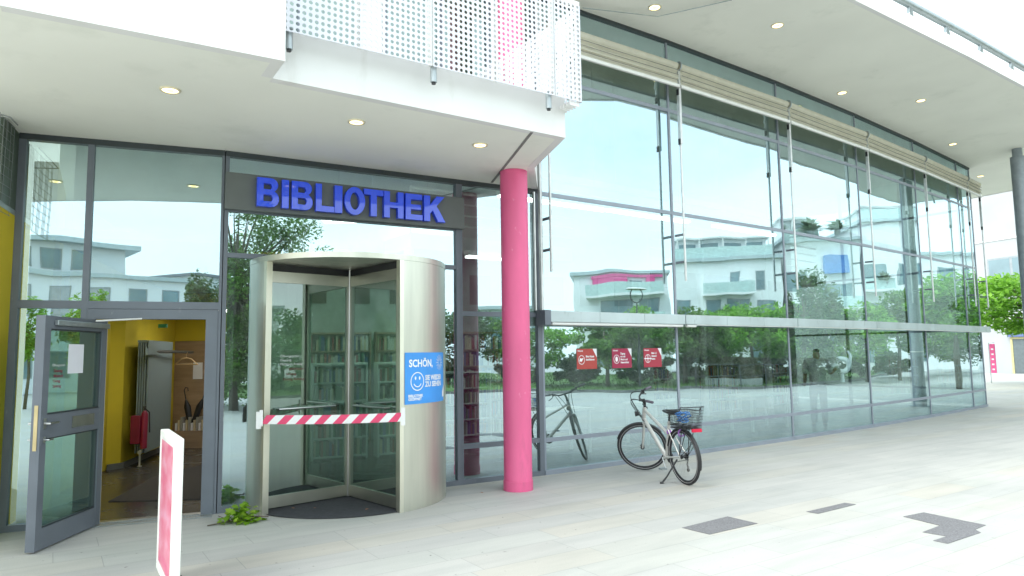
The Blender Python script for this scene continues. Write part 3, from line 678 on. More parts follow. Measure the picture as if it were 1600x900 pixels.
# --- recessed ceiling lights
LAMP = mat('lamp_glow', (.9, .8, .5), .4, emit=(1, .82, .42), estr=1.6)
def ceiling_light(x, y, z, label, r=.085):
    t = thing('ceiling_light', label, 'ceiling light', (x, y, z), 'recessed lights in the white soffits')
    g = MB(); g.torus((x, y, z-.004), (0, 0, 1), r, .014, 28, 8); g.build('trim_ring', mat('lamp_trim', (.75, .68, .5), .3, .3), t, smooth=True)
    g = MB(); g.tube([(x, y, z-.008), (x, y, z-.001)], [r-.012, r-.008], 24); g.build('diffuser', LAMP, t)
    g = MB(); g.tube([(x, y, z-.016), (x, y, z-.009)], [r*.35, r*.45], 16); g.build('bulb', mat('lamp_bulb', (.9, .75, .4), .4, emit=(1, .7, .25), estr=.9), t)
for x, y, lb in ((-3.302, 6.555, 'round warm light in the low canopy soffit, farthest left'), (-1.712, 7.558, 'round warm light in the low canopy soffit above the sign middle'), (-.374, 8.479, 'round warm light in the low canopy soffit nearest the pink column'), (-4.9, 5.55, 'round light in the low canopy soffit seen only mirrored in the left window')):
    ceiling_light(x, y, Z1, lb)
for x, y, lb in ((2.513, 11.398, 'round warm light in the high soffit nearest the white balcony'), (4.893, 12.124, 'round warm light in the high soffit, second from the balcony near the roof edge'), (7.655, 15.493, 'round warm light in the high soffit above the fourth blind'), (9.799, 16.065, 'round warm light in the high soffit midway along the roof edge'), (12.822, 19.654, 'round warm light in the high soffit just before the building corner'), (16.178, 23.477, 'round warm light in the high soffit just past the building corner')):
    ceiling_light(x, y, Z2, lb, .10)

# --- sun blinds
ords = ['first', 'second', 'third', 'fourth', 'fifth', 'sixth and shortest']
NB = .27
for i in range(3, 9):
    f = FR[i]; Lw = LEN[i]; s0 = .06; s1 = Lw-.02
    t = thing('sun_blind', 'rolled cream fabric sun blind with hanging guide posts, %s from the balcony' % ords[i-3], 'sun blind', f(0, NB, 7.13), 'cream sun blinds along the glass front')
    g = MB(); g.tube([f(s0, NB, 7.13), f(s1, NB, 7.13)], .07, 16); g.build('blind_roller', BLIND, t, smooth=True)
    g = MB(); nn = 14; prof = [(.05, 7.09), (.058, 7.05), (.066, 7.02), (.034, 7.00), (.050, 6.96), (.066, 6.91), (.080, 6.875), (.038, 6.86), (.045, 6.82), (.05, 6.77)]
    rr = random.Random(i)
    vs = []; 
    for k in range(nn+1):
        ss = s0+(s1-s0)*k/nn; wob = rr.uniform(-.012, .012)
        for (n_, z) in prof: vs.append(f(ss, NB-.02+n_+wob*(7.13-z)*2.2, z))
    for k in range(nn+1):
        ss = s0+(s1-s0)*k/nn
        for (n_, z) in prof: vs.append(f(ss, NB-.035+n_, z))
    m_ = len(prof); o_ = (nn+1)*m_; fs = []
    for k in range(nn):
        for j in range(m_-1):
            fs += [(k*m_+j, (k+1)*m_+j, (k+1)*m_+j+1, k*m_+j+1), (o_+k*m_+j, o_+k*m_+j+1, o_+(k+1)*m_+j+1, o_+(k+1)*m_+j)]
    g.add(vs, fs); g.build('blind_fabric', BLIND, t, smooth=True, recalc=False)
    for z, n_ in ((7.035, .062), (6.945, .062), (6.84, .058)): g = MB(); g.tube([f(s0, NB+n_, z), f((s0+s1)/2, NB+n_, z-.006), f(s1, NB+n_, z)], .0075, 5); g.build('fold_shade_line', mat('fold_shade_grey', (.30, .29, .25), .8), t)  # dark grey tubes drawn in as the shade lines of the fabric folds
    g = MB(); g.box(f, s0-.02, s1+.02, NB+.02, NB+.065, 6.71, 6.765); g.build('bottom_bar', WHITEM, t)
    g = MB(); g.torus(f(s0-.03, NB, 7.13), (f.u[0], f.u[1], 0), .085, .018, 20, 6); g.build('end_bracket', ZINC, t, smooth=True)
    sp_ = .0
    def post(sp_, long):
        g = MB(); g.box(f, sp_-.028, sp_+.028, NB-.03, NB+.03, 5.66, 7.06); g.build('guide_post', STEEL_W, t)
        g = MB(); g.tube([f(sp_, NB, 5.66), f(sp_, NB, 3.13)], .022, 10); g.build('guide_rod', STEEL_W, t, smooth=True)
        g = MB(); g.box(f, sp_-.045, sp_-.029, NB-.02, NB+.03, 5.64, 5.75); g.build('guide_clip', BLACK, t); g = MB(); g.box(f, sp_-.045, sp_-.029, NB-.02, NB+.03, 6.58, 6.69); g.build('guide_clip', BLACK, t)
        for z in (3.46, 3.96): g = MB(); g.box(f, sp_-.015, sp_+.015, .062, NB-.024, z, z+.04); g.build('wall_arm', FRAME, t)
    STEEL_W = mat('pale_guide_metal', (.62, .63, .62), .35, .6)
    post(.03, 0)
    if i == 8: post(Lw-.05, 0)
# tall thin guide at the balcony corner
t = thing('guide_pole', 'pale metal guide pole running down beside the pink column to the ledge', 'pole', FR[2](1.36, .16, 2.5))
g = MB(); g.box(FR[2], 1.34, 1.38, .10, .16, 2.53, Z2-.05); g.build('pole_shaft', STEEL_W, t)
g = MB(); g.box(FR[2], 1.24, 1.26, .10, .14, 2.53, 4.4); g.build('inner_shaft', STEEL_W, t)

# --- ceiling cable and hanging loose cable
g = MB(); g.tube([(3.75, 11.13, Z2-.03), (2.6, 11.55, Z2-.09), (1.25, 12.05-.9, Z2-.12)], .008, 6)
tag(g.build('steel_cable', ZINC), 'thin steel cable strung under the high soffit above the first blind', 'cable')
g = MB(); g.tube([(16.75, 22.3, Z2-.002), (16.8, 22.28, Z2-.03), (17.05, 22.1, Z2-.1), (17.1, 22.05, Z2-.35), (17.0, 22.1, Z2-.75)], .03, 6); g.tube([(16.5, 22.35, Z2-.012), (17.2, 22.1, Z2-.012)], .03, 6)
tag(g.build('loose_cable', ZINC, smooth=True), 'loose grey cable dangling from the high soffit near the steel column', 'cable')

# --- bird net at the left corner
g = MB(); f0 = frame((-5.50, 7.55), 158)
P0 = [f0(k*.09, .02+.008*(k % 3), 0) for k in range(14)]
for k, p in enumerate(P0): g.tube([(p[0], p[1], 4.45), (p[0]-.02, p[1], 3.45)], .003, 4)
for z in [3.45+.1*k for k in range(11)]:
    g.tube([(P0[0][0], P0[0][1], z), (P0[6][0], P0[6][1], z-.02), (P0[13][0], P0[13][1], z)], .003, 4)
g.tube([(-5.40, 7.42, 4.44), (-5.1, 6.9, 4.34), (-5.6, 6.2, 4.41)], .007, 5)
tag(g.build('bird_net', mat('net_cord', (.25, .27, .27), .8)), 'fine grey bird net hanging under the canopy at the far left', 'net')

# --- red notices behind the lower glass
f = FR[3]
def red_notice(s0, s1, lines, label, col, icon):
    t = thing('red_poster', label, 'poster', f(s0, .012, 1.60), 'red notices stuck on the low glass')
    g = MB(); z0, z1 = 1.60, 1.93; cut = .09
    poly = [(s0, z0), (s1, z0), (s1, z1-cut*1.6), (s1-cut, z1), (s0, z1)]
    vs = [f(a, n_, b_) for n_ in (.009, .012) for a, b_ in poly]
    g.add(vs, [tuple(range(5))[::-1], tuple(range(5, 10))]+[(k, (k+1) % 5, 5+(k+1) % 5, 5+k) for k in range(5)]); g.build('poster_sheet', mat(col[0], col[1], .5, 0, .06, 8), t)
    g = MB(); g.add([f(s1, .012, z1-cut*1.6), f(s1, .012, z1), f(s1-cut, .012, z1)], [(0, 1, 2)])
    fn = lambda a, b_: f(s0+a, .0135, z0+b_)
    cx, cz = .10, .15
    for k in range(28):
        a0, a1 = 2*pi*k/28, 2*pi*(k+1)/28
        g.add([fn(cx+r_*cos(a)*.9, cz+r_*sin(a)) for r_, a in ((.075, a0), (.075, a1), (.066, a1), (.066, a0))], [(0, 1, 2, 3)])
    if icon == 0: g.add([fn(cx-.05, cz-.02), fn(cx, cz-.03), fn(cx+.02, cz), fn(cx+.045, cz+.03), fn(cx, cz+.02), fn(cx-.03, cz+.03)], [(0, 1, 2, 3, 4, 5)])
    if icon == 1: g.add([fn(cx+.035*cos(a)*(.8), cz+.045*sin(a)) for a in [2*pi*k/14 for k in range(14)]], [tuple(range(14))])
    if icon == 2: g.add([fn(cx-.09, cz-.008), fn(cx+.09, cz-.008), fn(cx+.09, cz+.008), fn(cx-.09, cz+.008)], [(0, 1, 2, 3)]); g.add([fn(cx-.006, cz-.075), fn(cx+.006, cz-.075), fn(cx+.006, cz+.075), fn(cx-.006, cz+.075)], [(0, 1, 2, 3)])
    g.build('poster_symbol', mat('poster_white', (.82, .84, .86), .5), t, recalc=False); g = MB()
    add_text(g, fn, 'Hinweis', .035, .02, z1-z0-.045, .001)
    for k, tx in enumerate(lines): add_text(g, fn, tx, .045, .19, .20-.05*k+(.03 if len(lines) > 2 else -.01), .0015, cw=.82)
    g.build('poster_lettering', mat('poster_white', (.82, .84, .86), .5), t, recalc=False)
red_notice(.71, 1.14, ['Bitte Hände', 'desinfizieren'], 'orange red notice with a round hand symbol, nearest the pink column', ('notice_orange', (.42, .055, .045)), 0)
red_notice(1.48, 1.93, ['Zugang', 'nur mit', 'Mund- und', 'Nasenschutz'], 'crimson notice with four lines of text, between the other two red notices', ('notice_crimson', (.34, .02, .065)), 1)
red_notice(2.22, 2.66, ['Bitte 1,5', 'Abstand', 'halten'], 'red notice with a crossed circle, nearest the mullion above the bicycle', ('notice_red', (.38, .03, .055)), 2)

# --- poster stand at lower left
sf = frame((-3.02, 6.10), 147.5)
PS = thing('poster_stand', 'slim white framed poster stand seen edge on before the open door', 'sign', sf(.5, 0, 0))
g = MB(); H0, H1, TH, WD = .10, 1.255, .034, .93
g.box(sf, 0, .05, -TH, TH, H0, H1); g.box(sf, WD-.05, WD, -TH, TH, H0, H1); g.box(sf, .05, WD-.05, -TH, TH, H0, H0+.05); g.box(sf, .05, WD-.05, -TH, TH, H1-.05, H1)
g.build('stand_frame', mat('stand_white', (.80, .81, .76), .45, 0, .04, 5), PS, bevel=.006)
def pink_poster():
    m = bpy.data.materials.new('pink_poster_print'); n, l, b = nodes(m)
    t = n.new('ShaderNodeTexCoord'); mp_ = n.new('ShaderNodeMapping'); mp_.inputs['Scale'].default_value = (1.2, 1.2, 2.6); l.new(t.outputs['Object'], mp_.inputs[0])
    z = n.new('ShaderNodeTexNoise'); z.inputs['Scale'].default_value = 2.2; z.inputs['Detail'].default_value = 3; l.new(mp_.outputs[0], z.inputs[0])
    r = n.new('ShaderNodeValToRGB'); e = r.color_ramp.elements; e[0].position = .32; e[0].color = (.70, .10, .25, 1); e[1].position = .68; e[1].color = (.80, .42, .55, 1)
    q = e.new(.45); q.color = (.72, .18, .28, 1); q = e.new(.58); q.color = (.78, .30, .42, 1)
    l.new(z.outputs['Fac'], r.inputs[0]); l.new(r.outputs[0], b.inputs['Base Color']); b.inputs['Roughness'].default_value = .35; return m
PPM = pink_poster()
for sg in (-1, 1):
    g = MB(); g.box(sf, .05, WD-.05, min(sg*.022, sg*.026), max(sg*.022, sg*.026), H0+.05, H1-.05); g.build('poster_sheet', WHITEM, PS)
    g = MB(); g.box(sf, .085, WD-.085, min(sg*.027, sg*.029), max(sg*.027, sg*.029), H0+.085, H1-.075); g.build('poster_print', PPM, PS)
for s_ in (.06, WD-.10):
    g = MB(); g.box(sf, s_, s_+.04, -.16, .16, .0, .022); g.box(sf, s_+.005, s_+.035, -.015, .015, .022, .099); g.build('stand_foot', BLACK, PS, bevel=.004)

# --- fallen leafy twig by the drum
def leaf(mb, p, ax, up_, ln, wd):
    p = Vector(p); ax = Vector(ax).normalized(); sd_ = ax.cross(Vector(up_)).normalized(); nrm = sd_.cross(ax)
    lobes = [(0, 0), (.15, .25), (.35, .5), (.45, .32), (.7, .42), (.75, .2), (1, 0), (.75, -.2), (.7, -.42), (.45, -.32), (.35, -.5), (.15, -.25)]
    vs = [p+ax*ln*a+sd_*wd*b_-nrm*ln*.18*a*a+nrm*abs(b_)*wd*.15 for a, b_ in lobes]
    mb.add(vs, [(0, 1, 11), (1, 2, 3), (1, 3, 9, 11), (11, 9, 10), (3, 4, 5), (3, 5, 7, 9), (9, 7, 8), (5, 6, 7)])
tw = thing('leafy_twig', 'bright green leafy twig lying on the paving beside the revolving door', 'twig', (-3.11, 8.12, 0))
g = MB(); g.tube([(-3.42, 7.93, .01), (-3.2, 8.05, .03), (-3.0, 8.12, .06), (-2.82, 8.16, .05)], .007, 6); g.tube([(-3.2, 8.05, .03), (-3.42, 8.22, .05)], .005, 5); g.tube([(-3.0, 8.12, .06), (-2.95, 7.98, .05)], .005, 5); g.build('stem', BARK, tw)
g = MB(); rr = random.Random(5)
for _ in range(95):
    x = -3.11+rr.gauss(0, .095); y = 8.10+rr.gauss(0, .07); z = rr.uniform(.015, .20)*max(.15, 1-abs(x+3.11)*3.2)
    a = rr.uniform(0, 2*pi); leaf(g, (x, y, z+.01), (cos(a), sin(a), rr.uniform(-.5, .6)), (rr.uniform(-.7, .7), rr.uniform(-.7, .7), 1), rr.uniform(.07, .12), rr.uniform(.06, .11))
g.build('leaves', foliage('twig_leaves', (.16, .34, .02), (.30, .52, .04), (.45, .62, .08)), tw, recalc=False)
# few dry leaves on the mat and paving
dry = mat('dry_leaf', (.35, .16, .08), .8)
for k, (x, y, z, lb) in enumerate(((-2.75, 8.75, .018, 'dry brown leaf on the dark mat, left of the crossing wings'), (-2.45, 8.72, .018, 'dry brown leaf on the dark mat near its middle'), (-1.78, 8.65, .018, 'dry brown leaf on the dark mat near the right jamb'), (-.47, 9.62, .004, 'small dry leaf on the paving between drum and pink column'))):
    g = MB(); leaf(g, (x, y, z), (cos(k*2.), sin(k*2.), .05), (0, 0, 1), .05, .04); tag(g.build('dry_leaf', dry, recalc=False), lb, 'leaf')

# --- bicycle (s forward, n to the right, z up)
bf = frame((2.41, 9.98), -19)
LEAN = RD(4)
def bp_(x, y, z): return bf(x, -(y+z*math.tan(LEAN)), z)    # x forward, y left
BK = thing('bicycle', 'silver grey city bicycle with black rear basket parked on its kickstand at the glass', 'bicycle', bp_(.55, 0, 0))
RW = .375
SIL = mat('silver_frame_paint', (.60, .60, .57), .3, .35, .05, 8)
RIM = mat('rim_black', (.05, .05, .055), .3, .6)
def wheel(cfn, name='wheel'):
    # cfn(x,z,y) maps wheel-plane coords to the bicycle's coords
    def torus2(R, r, k_=8, n_=56, fl=1.0):
        g = MB(); vs = []
        for i in range(n_):
            a = 2*pi*i/n_
            for k in range(k_):
                b_ = 2*pi*k/k_; vs.append(cfn((R+r*cos(b_))*cos(a), (R+r*cos(b_))*sin(a), r*fl*sin(b_)))
        g.add(vs, [(i*k_+k, ((i+1) % n_)*k_+k, ((i+1) % n_)*k_+(k+1) % k_, i*k_+(k+1) % k_) for i in range(n_) for k in range(k_)]); return g
    g = torus2(RW-.005, .021); wh = g.build(name, RUB, BK, smooth=True)
    torus2(RW-.038, .013, 8, 56, .9).build('rim', RIM, wh, smooth=True)
    torus2(RW-.018, .0045, 6, 56, 4.6).build('reflective_stripe', mat('grey_stripe', (.45, .45, .45), .5), wh, smooth=True)
    g = MB()
    for k in range(28):
        a = 2*pi*k/28; a2 = a+(.35 if k % 2 else -.35); sd2 = .028 if k % 4 < 2 else -.028
        g.tube([cfn(.022*cos(a2), .022*sin(a2), sd2), cfn((RW-.045)*cos(a), (RW-.045)*sin(a), 0)], .0014, 4)
    g.build('spokes', STEEL, wh)
    g = MB(); g.tube([cfn(0, 0, -.055), cfn(0, 0, .055)], .018, 12); g.tube([cfn(0, 0, -.04), cfn(0, 0, -.034)], .032, 14); g.tube([cfn(0, 0, .034), cfn(0, 0, .04)], .032, 14); g.build('hub', RIM, wh, smooth=True)
    return wh
wheel(lambda x, z, y: bp_(x, y, RW+z+.012))
# steering axis
HB, HT = Vector((1.045, 0, .80)), Vector((.975, 0, 1.02)); AX = (HT-HB).normalized(); ST = RD(62)
R3 = Matrix.Rotation(ST, 3, AX)
def fp_(x, y, z):
    v = R3 @ (Vector((x, y, z))-HB)+HB
    return bp_(v.x, v.y, v.z)
FX = 1.17
wheel(lambda x, z, y: fp_(FX+x, y, RW+z+.012))
g = MB()
BBp, STt = (.47, 0, .32), (.30, 0, .86)
def tb(p, q, r, n_=12, mb=None, fn=bp_): (mb or g).tube([fn(*p), fn(*q)], r, n_)
tb((1.03, 0, .83), BBp, .031); tb((.985, 0, .97), (.345, 0, .66), .024); tb(BBp, STt, .022); tb(tuple(HB), tuple(HT), .030)
for y in (-.055, .055):
    g.tube([bp_(.47, y*.5, .32), bp_(.25, y, .35), bp_(0, y*1.15, RW+.012)], .012, 8); g.tube([bp_(.325, y*.4, .74), bp_(0, y*1.15, RW+.012)], .010, 8)
tb((.47, -.04, .32), (.47, .04, .32), .030)
g.build('frame', SIL, BK, smooth=True)
g = MB()
for y in (-.055, .055): g.tube([fp_(1.05, y, .77), fp_(1.08, y, .66), fp_(FX, y, RW+.012)], [.018, .019, .013], 10)
g.tube([fp_(1.05, -.06, .775), fp_(1.05, .06, .775)], .022, 10); g.build('fork', SIL, BK, smooth=True)
g = MB(); g.tube([fp_(.975, 0, 1.02), fp_(.955, 0, 1.09)], .02, 10); g.tube([fp_(.955, 0, 1.085), fp_(1.02, 0, 1.16)], .018, 10)
stem = g.build('stem', BLACK, BK, smooth=True)
g = MB(); g.tube([fp_(.86, .33, 1.20), fp_(.95, .24, 1.205), fp_(1.02, .10, 1.165), fp_(1.02, -.10, 1.165), fp_(.95, -.24, 1.205), fp_(.86, -.33, 1.20)], .013, 10); hbar = g.build('handlebar', BLACK, BK, smooth=True)
for s_ in (-1, 1):
    g = MB(); g.tube([fp_(.915, s_*.275, 1.204), fp_(.82, s_*.37, 1.198)], .020, 10); g.build('grip', mat('grey_grip', (.12, .11, .14), .7), hbar, smooth=True)
    g = MB(); g.tube([fp_(.955, s_*.225, 1.19), fp_(.98, s_*.24, 1.15), fp_(.92, s_*.33, 1.11)], .008, 6); g.box(lambda a, b_, c: fp_(a, b_, c), .93, .975, min(s_*.20, s_*.23), max(s_*.20, s_*.23), 1.17, 1.22); g.build('brake_lever', BLACK, hbar)
g = MB()
for k, o_ in enumerate((-.06, -.02, .02, .07)):
    pts = []
    for i in range(13):
        t_ = i/12; x = .96+.16*sin(pi*t_)+.07*t_; y = (.22 if k % 2 else -.22)*(1-t_)+o_*t_; z = 1.18-.02*t_-.36*t_*t_+.10*sin(pi*t_); pts.append(fp_(x, y, z))
    g.tube(pts, .0045, 5)
g.build('brake_cables', BLACK, BK, smooth=True)
g = MB(); g.tube([fp_(1.09, 0, .93), fp_(1.15, 0, .93)], [.03, .042], 14); g.tube([fp_(1.05, 0, .85), fp_(1.10, 0, .92)], .008, 6); g.build('headlight', BLACK, BK, smooth=True)
# mudguards
def guard(fn, cx, a0, a1, R=RW+.028, wd=.028):
    g = MB(); k_ = 26; vs = []
    for i in range(k_+1):
        a = RD(a0+(a1-a0)*i/k_)
        for y, dr in ((-wd, -.012), (-wd*.6, 0), (wd*.6, 0), (wd, -.012)): vs.append(fn(cx+(R+dr)*cos(a), y, RW+.012+(R+dr)*sin(a)))
        for y, dr in ((wd, -.015), (wd*.6, -.003), (-wd*.6, -.003), (-wd, -.015)): vs.append(fn(cx+(R+dr)*cos(a), y, RW+.012+(R+dr)*sin(a)))
    fs = [(i*8+j, i*8+(j+1) % 8, (i+1)*8+(j+1) % 8, (i+1)*8+j) for i in range(k_) for j in range(8)]
    g.add(vs, fs+[tuple(range(8)), tuple(range(k_*8, k_*8+8))[::-1]]); return g
guard(bp_, 0, 15, 200).build('mudguard', BLACK, BK, smooth=True); guard(fp_, FX, 28, 150).build('mudguard', BLACK, BK, smooth=True)
g = MB()
for y in (-.045, .045): g.tube([bp_(-.30, y*.6, RW+.24), bp_(0, y*1.3, RW+.012)], .004, 5)
g.build('mudguard_stay', BLACK, BK)
# saddle
g = MB(); g.tube([bp_(.31, 0, .84), bp_(.275, 0, .97)], .014, 10); g.build('seat_post', BLACK, BK, smooth=True)
g = MB(); secs = [(.44, .018, .012), (.40, .028, .02), (.32, .045, .028), (.22, .085, .032), (.14, .10, .034), (.11, .085, .026)]; vs = []
for x, w_, h_ in secs:
    for k in range(12): a = 2*pi*k/12; vs.append(bp_(x, w_*cos(a), 1.0+(h_*sin(a) if sin(a) > 0 else h_*1.3*sin(a))))
g.add(vs, [(i*12+k, i*12+(k+1) % 12, (i+1)*12+(k+1) % 12, (i+1)*12+k) for i in range(5) for k in range(12)]+[tuple(range(12)), tuple(range(60, 72))[::-1]]); g.build('saddle', BLACK, BK, smooth=True)
# rack
g = MB()
for y in (-.06, .06): g.tube([bp_(.27, y*.6, .82), bp_(.18, y, .83), bp_(-.33, y, .83), bp_(-.36, 0, .83)], .007, 6); g.tube([bp_(-.12, y, .83), bp_(0, y*1.2, RW+.03)], .006, 6); g.tube([bp_(-.25, y, .83), bp_(0, y*1.2, RW+.03)], .006, 6)
for x in (.1, -.05, -.2): g.tube([bp_(x, -.06, .83), bp_(x, .06, .83)], .005, 6)
g.build('luggage_rack', BLACK, BK)
g = MB(); g.box(lambda a, b_, c: bp_(a, b_, c), -.40, -.37, -.075, .075, .765, .81); g.build('rear_light', mat('red_reflector', (.62, .01, .05), .25), BK, bevel=.004)
# drivetrain
g = MB(); g.tube([bp_(.47, -.058, .32), bp_(.47, -.052, .32)], .088, 28); g.tube([bp_(0, -.062, RW+.012), bp_(0, -.040, RW+.012)], [.03, .055], 22); ch = g.build('chainring', BLACK, BK)
g = MB()
for sg, dz in ((-1, 1), (1, -1)):
    g.tube([bp_(.47, sg*.07, .32), bp_(.47+dz*.10, sg*.085, .32+dz*.145)], .010, 8); g.box(lambda a, b_, c: bp_(a, b_, c), .47+dz*.10-.05, .47+dz*.10+.05, min(sg*.095, sg*.18), max(sg*.095, sg*.18), .32+dz*.145-.012, .32+dz*.145+.012)
g.build('crank', ZINC, BK)
g = MB()
for dz in (.086, -.086): g.tube([bp_(.47, -.056, .32+dz), bp_(0, -.056, RW+.012+dz*.55)], .005, 5)
g.tube([bp_(-.0, -.06, RW-.03), bp_(.04, -.07, RW-.10), bp_(.02, -.07, RW-.18)], .012, 6); g.tube([bp_(.02, -.075, RW-.18), bp_(.02, -.055, RW-.18)], .024, 12)
g.build('chain', mat('chain_steel', (.12, .11, .10), .4, .8), BK)
g = MB(); g.tube([bp_(.10, .05, .34), bp_(.17, .20, .10), bp_(.20, .27, .012)], [.012, .012, .014], 8); g.tube([bp_(.185, .255, .02), bp_(.21, .30, .008)], [.016, .02], 8); g.build('kickstand', BLACK, BK, smooth=True)
g = MB(); g.tube([bp_(.33, .03, .70), bp_(.32, -.03, .70)], .03, 12); g.torus(bp_(-.0, 0, .72), (bf.u[0], bf.u[1], .2), .05, .012, 20, 6); g.build('ring_lock', mat('lilac_lock', (.38, .16, .55), .5), BK)
# wire basket: black steel mesh
g = MB()
def bask(u_, v_, h_):   # u_ along -1..1, v_ across -1..1, h_ 0..1 (wider to the top)
    k = .80+.20*h_; return bp_(-.12+u_*.22*k-.02*h_, v_*.165*k, .80+.24*h_+(.06*h_ if u_ < -.5 else 0))
path = [(-1, -1), (1, -1), (1, 1), (-1, 1), (-1, -1)]
for h_ in (0, .14, .28, .42, .56, .70, .84, 1):
    pts = []
    for a, b_ in zip(path[:-1], path[1:]):
        for i in range(8): t_ = i/8; pts.append(bask(a[0]+(b_[0]-a[0])*t_, a[1]+(b_[1]-a[1])*t_, h_))
    pts.append(pts[0]); g.tube(pts, .0022 if h_ not in (0, 1) else .0065, 5)
for a, b_ in zip(path[:-1], path[1:]):
    for i in range(15): t_ = i/15; q = (a[0]+(b_[0]-a[0])*t_, a[1]+(b_[1]-a[1])*t_); g.tube([bask(*q, 0), bask(*q, 1)], .0022, 4)
for i in range(-6, 7):
    g.tube([bask(i/6.5, -1, 0), bask(i/6.5, 1, 0)], .0022, 4); g.tube([bask(-1, i/6.5, 0), bask(1, i/6.5, 0)], .0022, 4)
g.build('basket', BLACK, BK)
g = MB()
rr = random.Random(2); pts = []
for i in range(70):
    a = i*.42; r_ = .55+.25*sin(i*.9); pts.append(bask(r_*cos(a)*.8+.25, r_*sin(a)*.8, .62+.28*sin(i*.31)))
g.tube(pts, .0085, 6); tag(g.build('cable_lock', mat('blue_cable', (.06, .24, .60), .35), smooth=True), 'coiled blue bicycle cable lock lying in the black basket', 'lock')

# ------------------------------------------------------------------ entrance lobby
g = MB(); g.prism([(-6.35, 9.75), (-6.93, 12.0), (-6.79, 12.2), (-6.92, 12.9), (-7.6, 16.2), (-7.9, 16.2), (-7.3, 12.2), (-6.6, 9.7)], .007, 4.2)
g.prism([(-5.35, 8.05), (-6.35, 9.75), (-6.6, 9.7), (-5.6, 8.0)], .007, 4.2); P_('lobby_wall', g, YEL)
g = MB(); g.box(WF, -7.7, -5.05, -15.4, -15.3, .007, 2.25); P_('wood_wall', g, WOOD)
g = MB(); g.box(WF, -7.7, -5.05, -15.41, -15.29, 2.253, 4.2); P_('lobby_wall', g, YEL)
g = MB(); g.prism([(-5.4, 8.0), (-3.62, 8.72), (-4.98, 15.28), (-7.7, 15.28)], 3.3, 3.4); P_('lobby_ceiling', g, INTW)
g = MB(); g.prism([(-3.60, 8.75), (-3.52, 8.78), (-4.92, 15.28), (-5.02, 15.28)], .007, 3.29); P_('lobby_partition', g, INTW)
g = MB(); hw = frame((-4.95, 15.2), 72); g.box(hw, 0, 9, -.14, -.02, .007, 5.6); P_('hall_wall', g, mat('hall_wall_grey', (.40, .44, .42), .8))
for k in range(9): g = MB(); g.box(hw, .35+k*.95, .85+k*.95, -.019, .0, 3.05, 3.75); P_('wall_panel', g, mat('dark_panel', (.12, .10, .075), .5))  # row of flat dark rectangles on the hall wall above the bookcases
g = MB(); g.prism([(-6.90, 11.98), (-6.76, 12.19), (-6.89, 12.9), (-7.55, 16.2), (-7.53, 16.2), (-6.85, 12.9), (-6.72, 12.18), (-6.87, 11.95)], .007, .10); P_('skirting', g, mat('grey_skirting', (.14, .15, .15), .5))
g = MB(); g.prism([(-5.33, 9.33), (-5.75, 11.6), (-5.35, 12.6), (-3.6, 12.6), (-3.7, 9.4)], .0065, .016)
tag(g.build('door_mat', mat('mat_grey', (.05, .045, .045), .95, 0, .2, 30, bump=.5)), 'large dark grey entrance mat just inside the open door', 'mat')
rfm = frame((-6.50, 12.30), -12.5)
RAD = thing('radiator', 'tall grey panel radiator standing against the yellow lobby wall', 'radiator', rfm(.8, 0, 0))
g = MB(); g.box(rfm, 0, 1.62, .055, .075, .24, 2.20); g.build('front_panel', RADG, RAD, bevel=.006)
g = MB()
for k in range(4): g.box(rfm, 0, 1.60, -.10+k*.038, -.078+k*.038, .24, 2.16)
g.build('fins', RADG, RAD)
g = MB(); g.box(rfm, 0, 1.62, -.11, .05, 2.163, 2.20); g.build('top_grille', RADG, RAD)
for s_ in (.03, 1.5): g = MB(); g.tube([rfm(s_, -.02, .0065), rfm(s_, -.02, .24)], .016, 8); g.tube([rfm(s_, -.02, .0065), rfm(s_, -.02, .02)], .04, 12); g.build('leg', WHITEM, RAD)
g = MB(); g.tube([rfm(-.06, 0, .26), rfm(0, 0, .26)], .035, 12); g.build('valve', WHITEM, RAD)
EX = thing('fire_extinguisher', 'red fire extinguisher in a red holder on the yellow wall beside the radiator', 'fire extinguisher', (-6.72, 12.05, .3))
g = MB(); g.box(rfm, -.22, -.06, -.12, .04, .42, .90); g.build('holder_box', RED, EX, bevel=.015)
g = MB(); g.tube([rfm(-.17, .09, .34), rfm(-.17, .09, .92), rfm(-.17, .09, .98)], [.055, .055, .025], 18); g.build('cylinder_body', mat('deep_red', (.24, .006, .04), .3), EX, smooth=True)
g = MB(); g.tube([rfm(-.17, .09, .98), rfm(-.17, .09, 1.04)], .02, 8); g.tube([rfm(-.17, .09, 1.02), rfm(-.12, .15, .95), rfm(-.1, .16, .6)], .012, 6); g.box(rfm, -.23, -.11, .08, .10, 1.03, 1.06); g.build('valve_and_hose', BLACK, EX)
RL = thing('coat_rail', 'grey wall mounted coat rail above the radiator', 'coat rail', (-6.5, 12.3, 1.98))
g = MB(); g.tube([rfm(-.15, .12, 2.0), rfm(2.3, .30, 2.0)], .028, 10); g.build('rail', mat('rail_grey', (.10, .11, .11), .4, .5), RL, smooth=True)
g = MB(); g.add([rfm(-.4, .13, 1.93), rfm(.3, .14, 1.98), rfm(.3, .14, 2.02), rfm(-.4, .13, 2.06), rfm(-.4, .16, 1.93), rfm(.3, .17, 1.98), rfm(.3, .17, 2.02), rfm(-.4, .16, 2.06)], [(0, 1, 2, 3), (7, 6, 5, 4), (0, 4, 5, 1), (2, 6, 7, 3), (1, 5, 6, 2), (0, 3, 7, 4)]); g.build('bracket', RADG, RL)
hx0, hy0 = rfm(1.75, .30, 0)[:2]
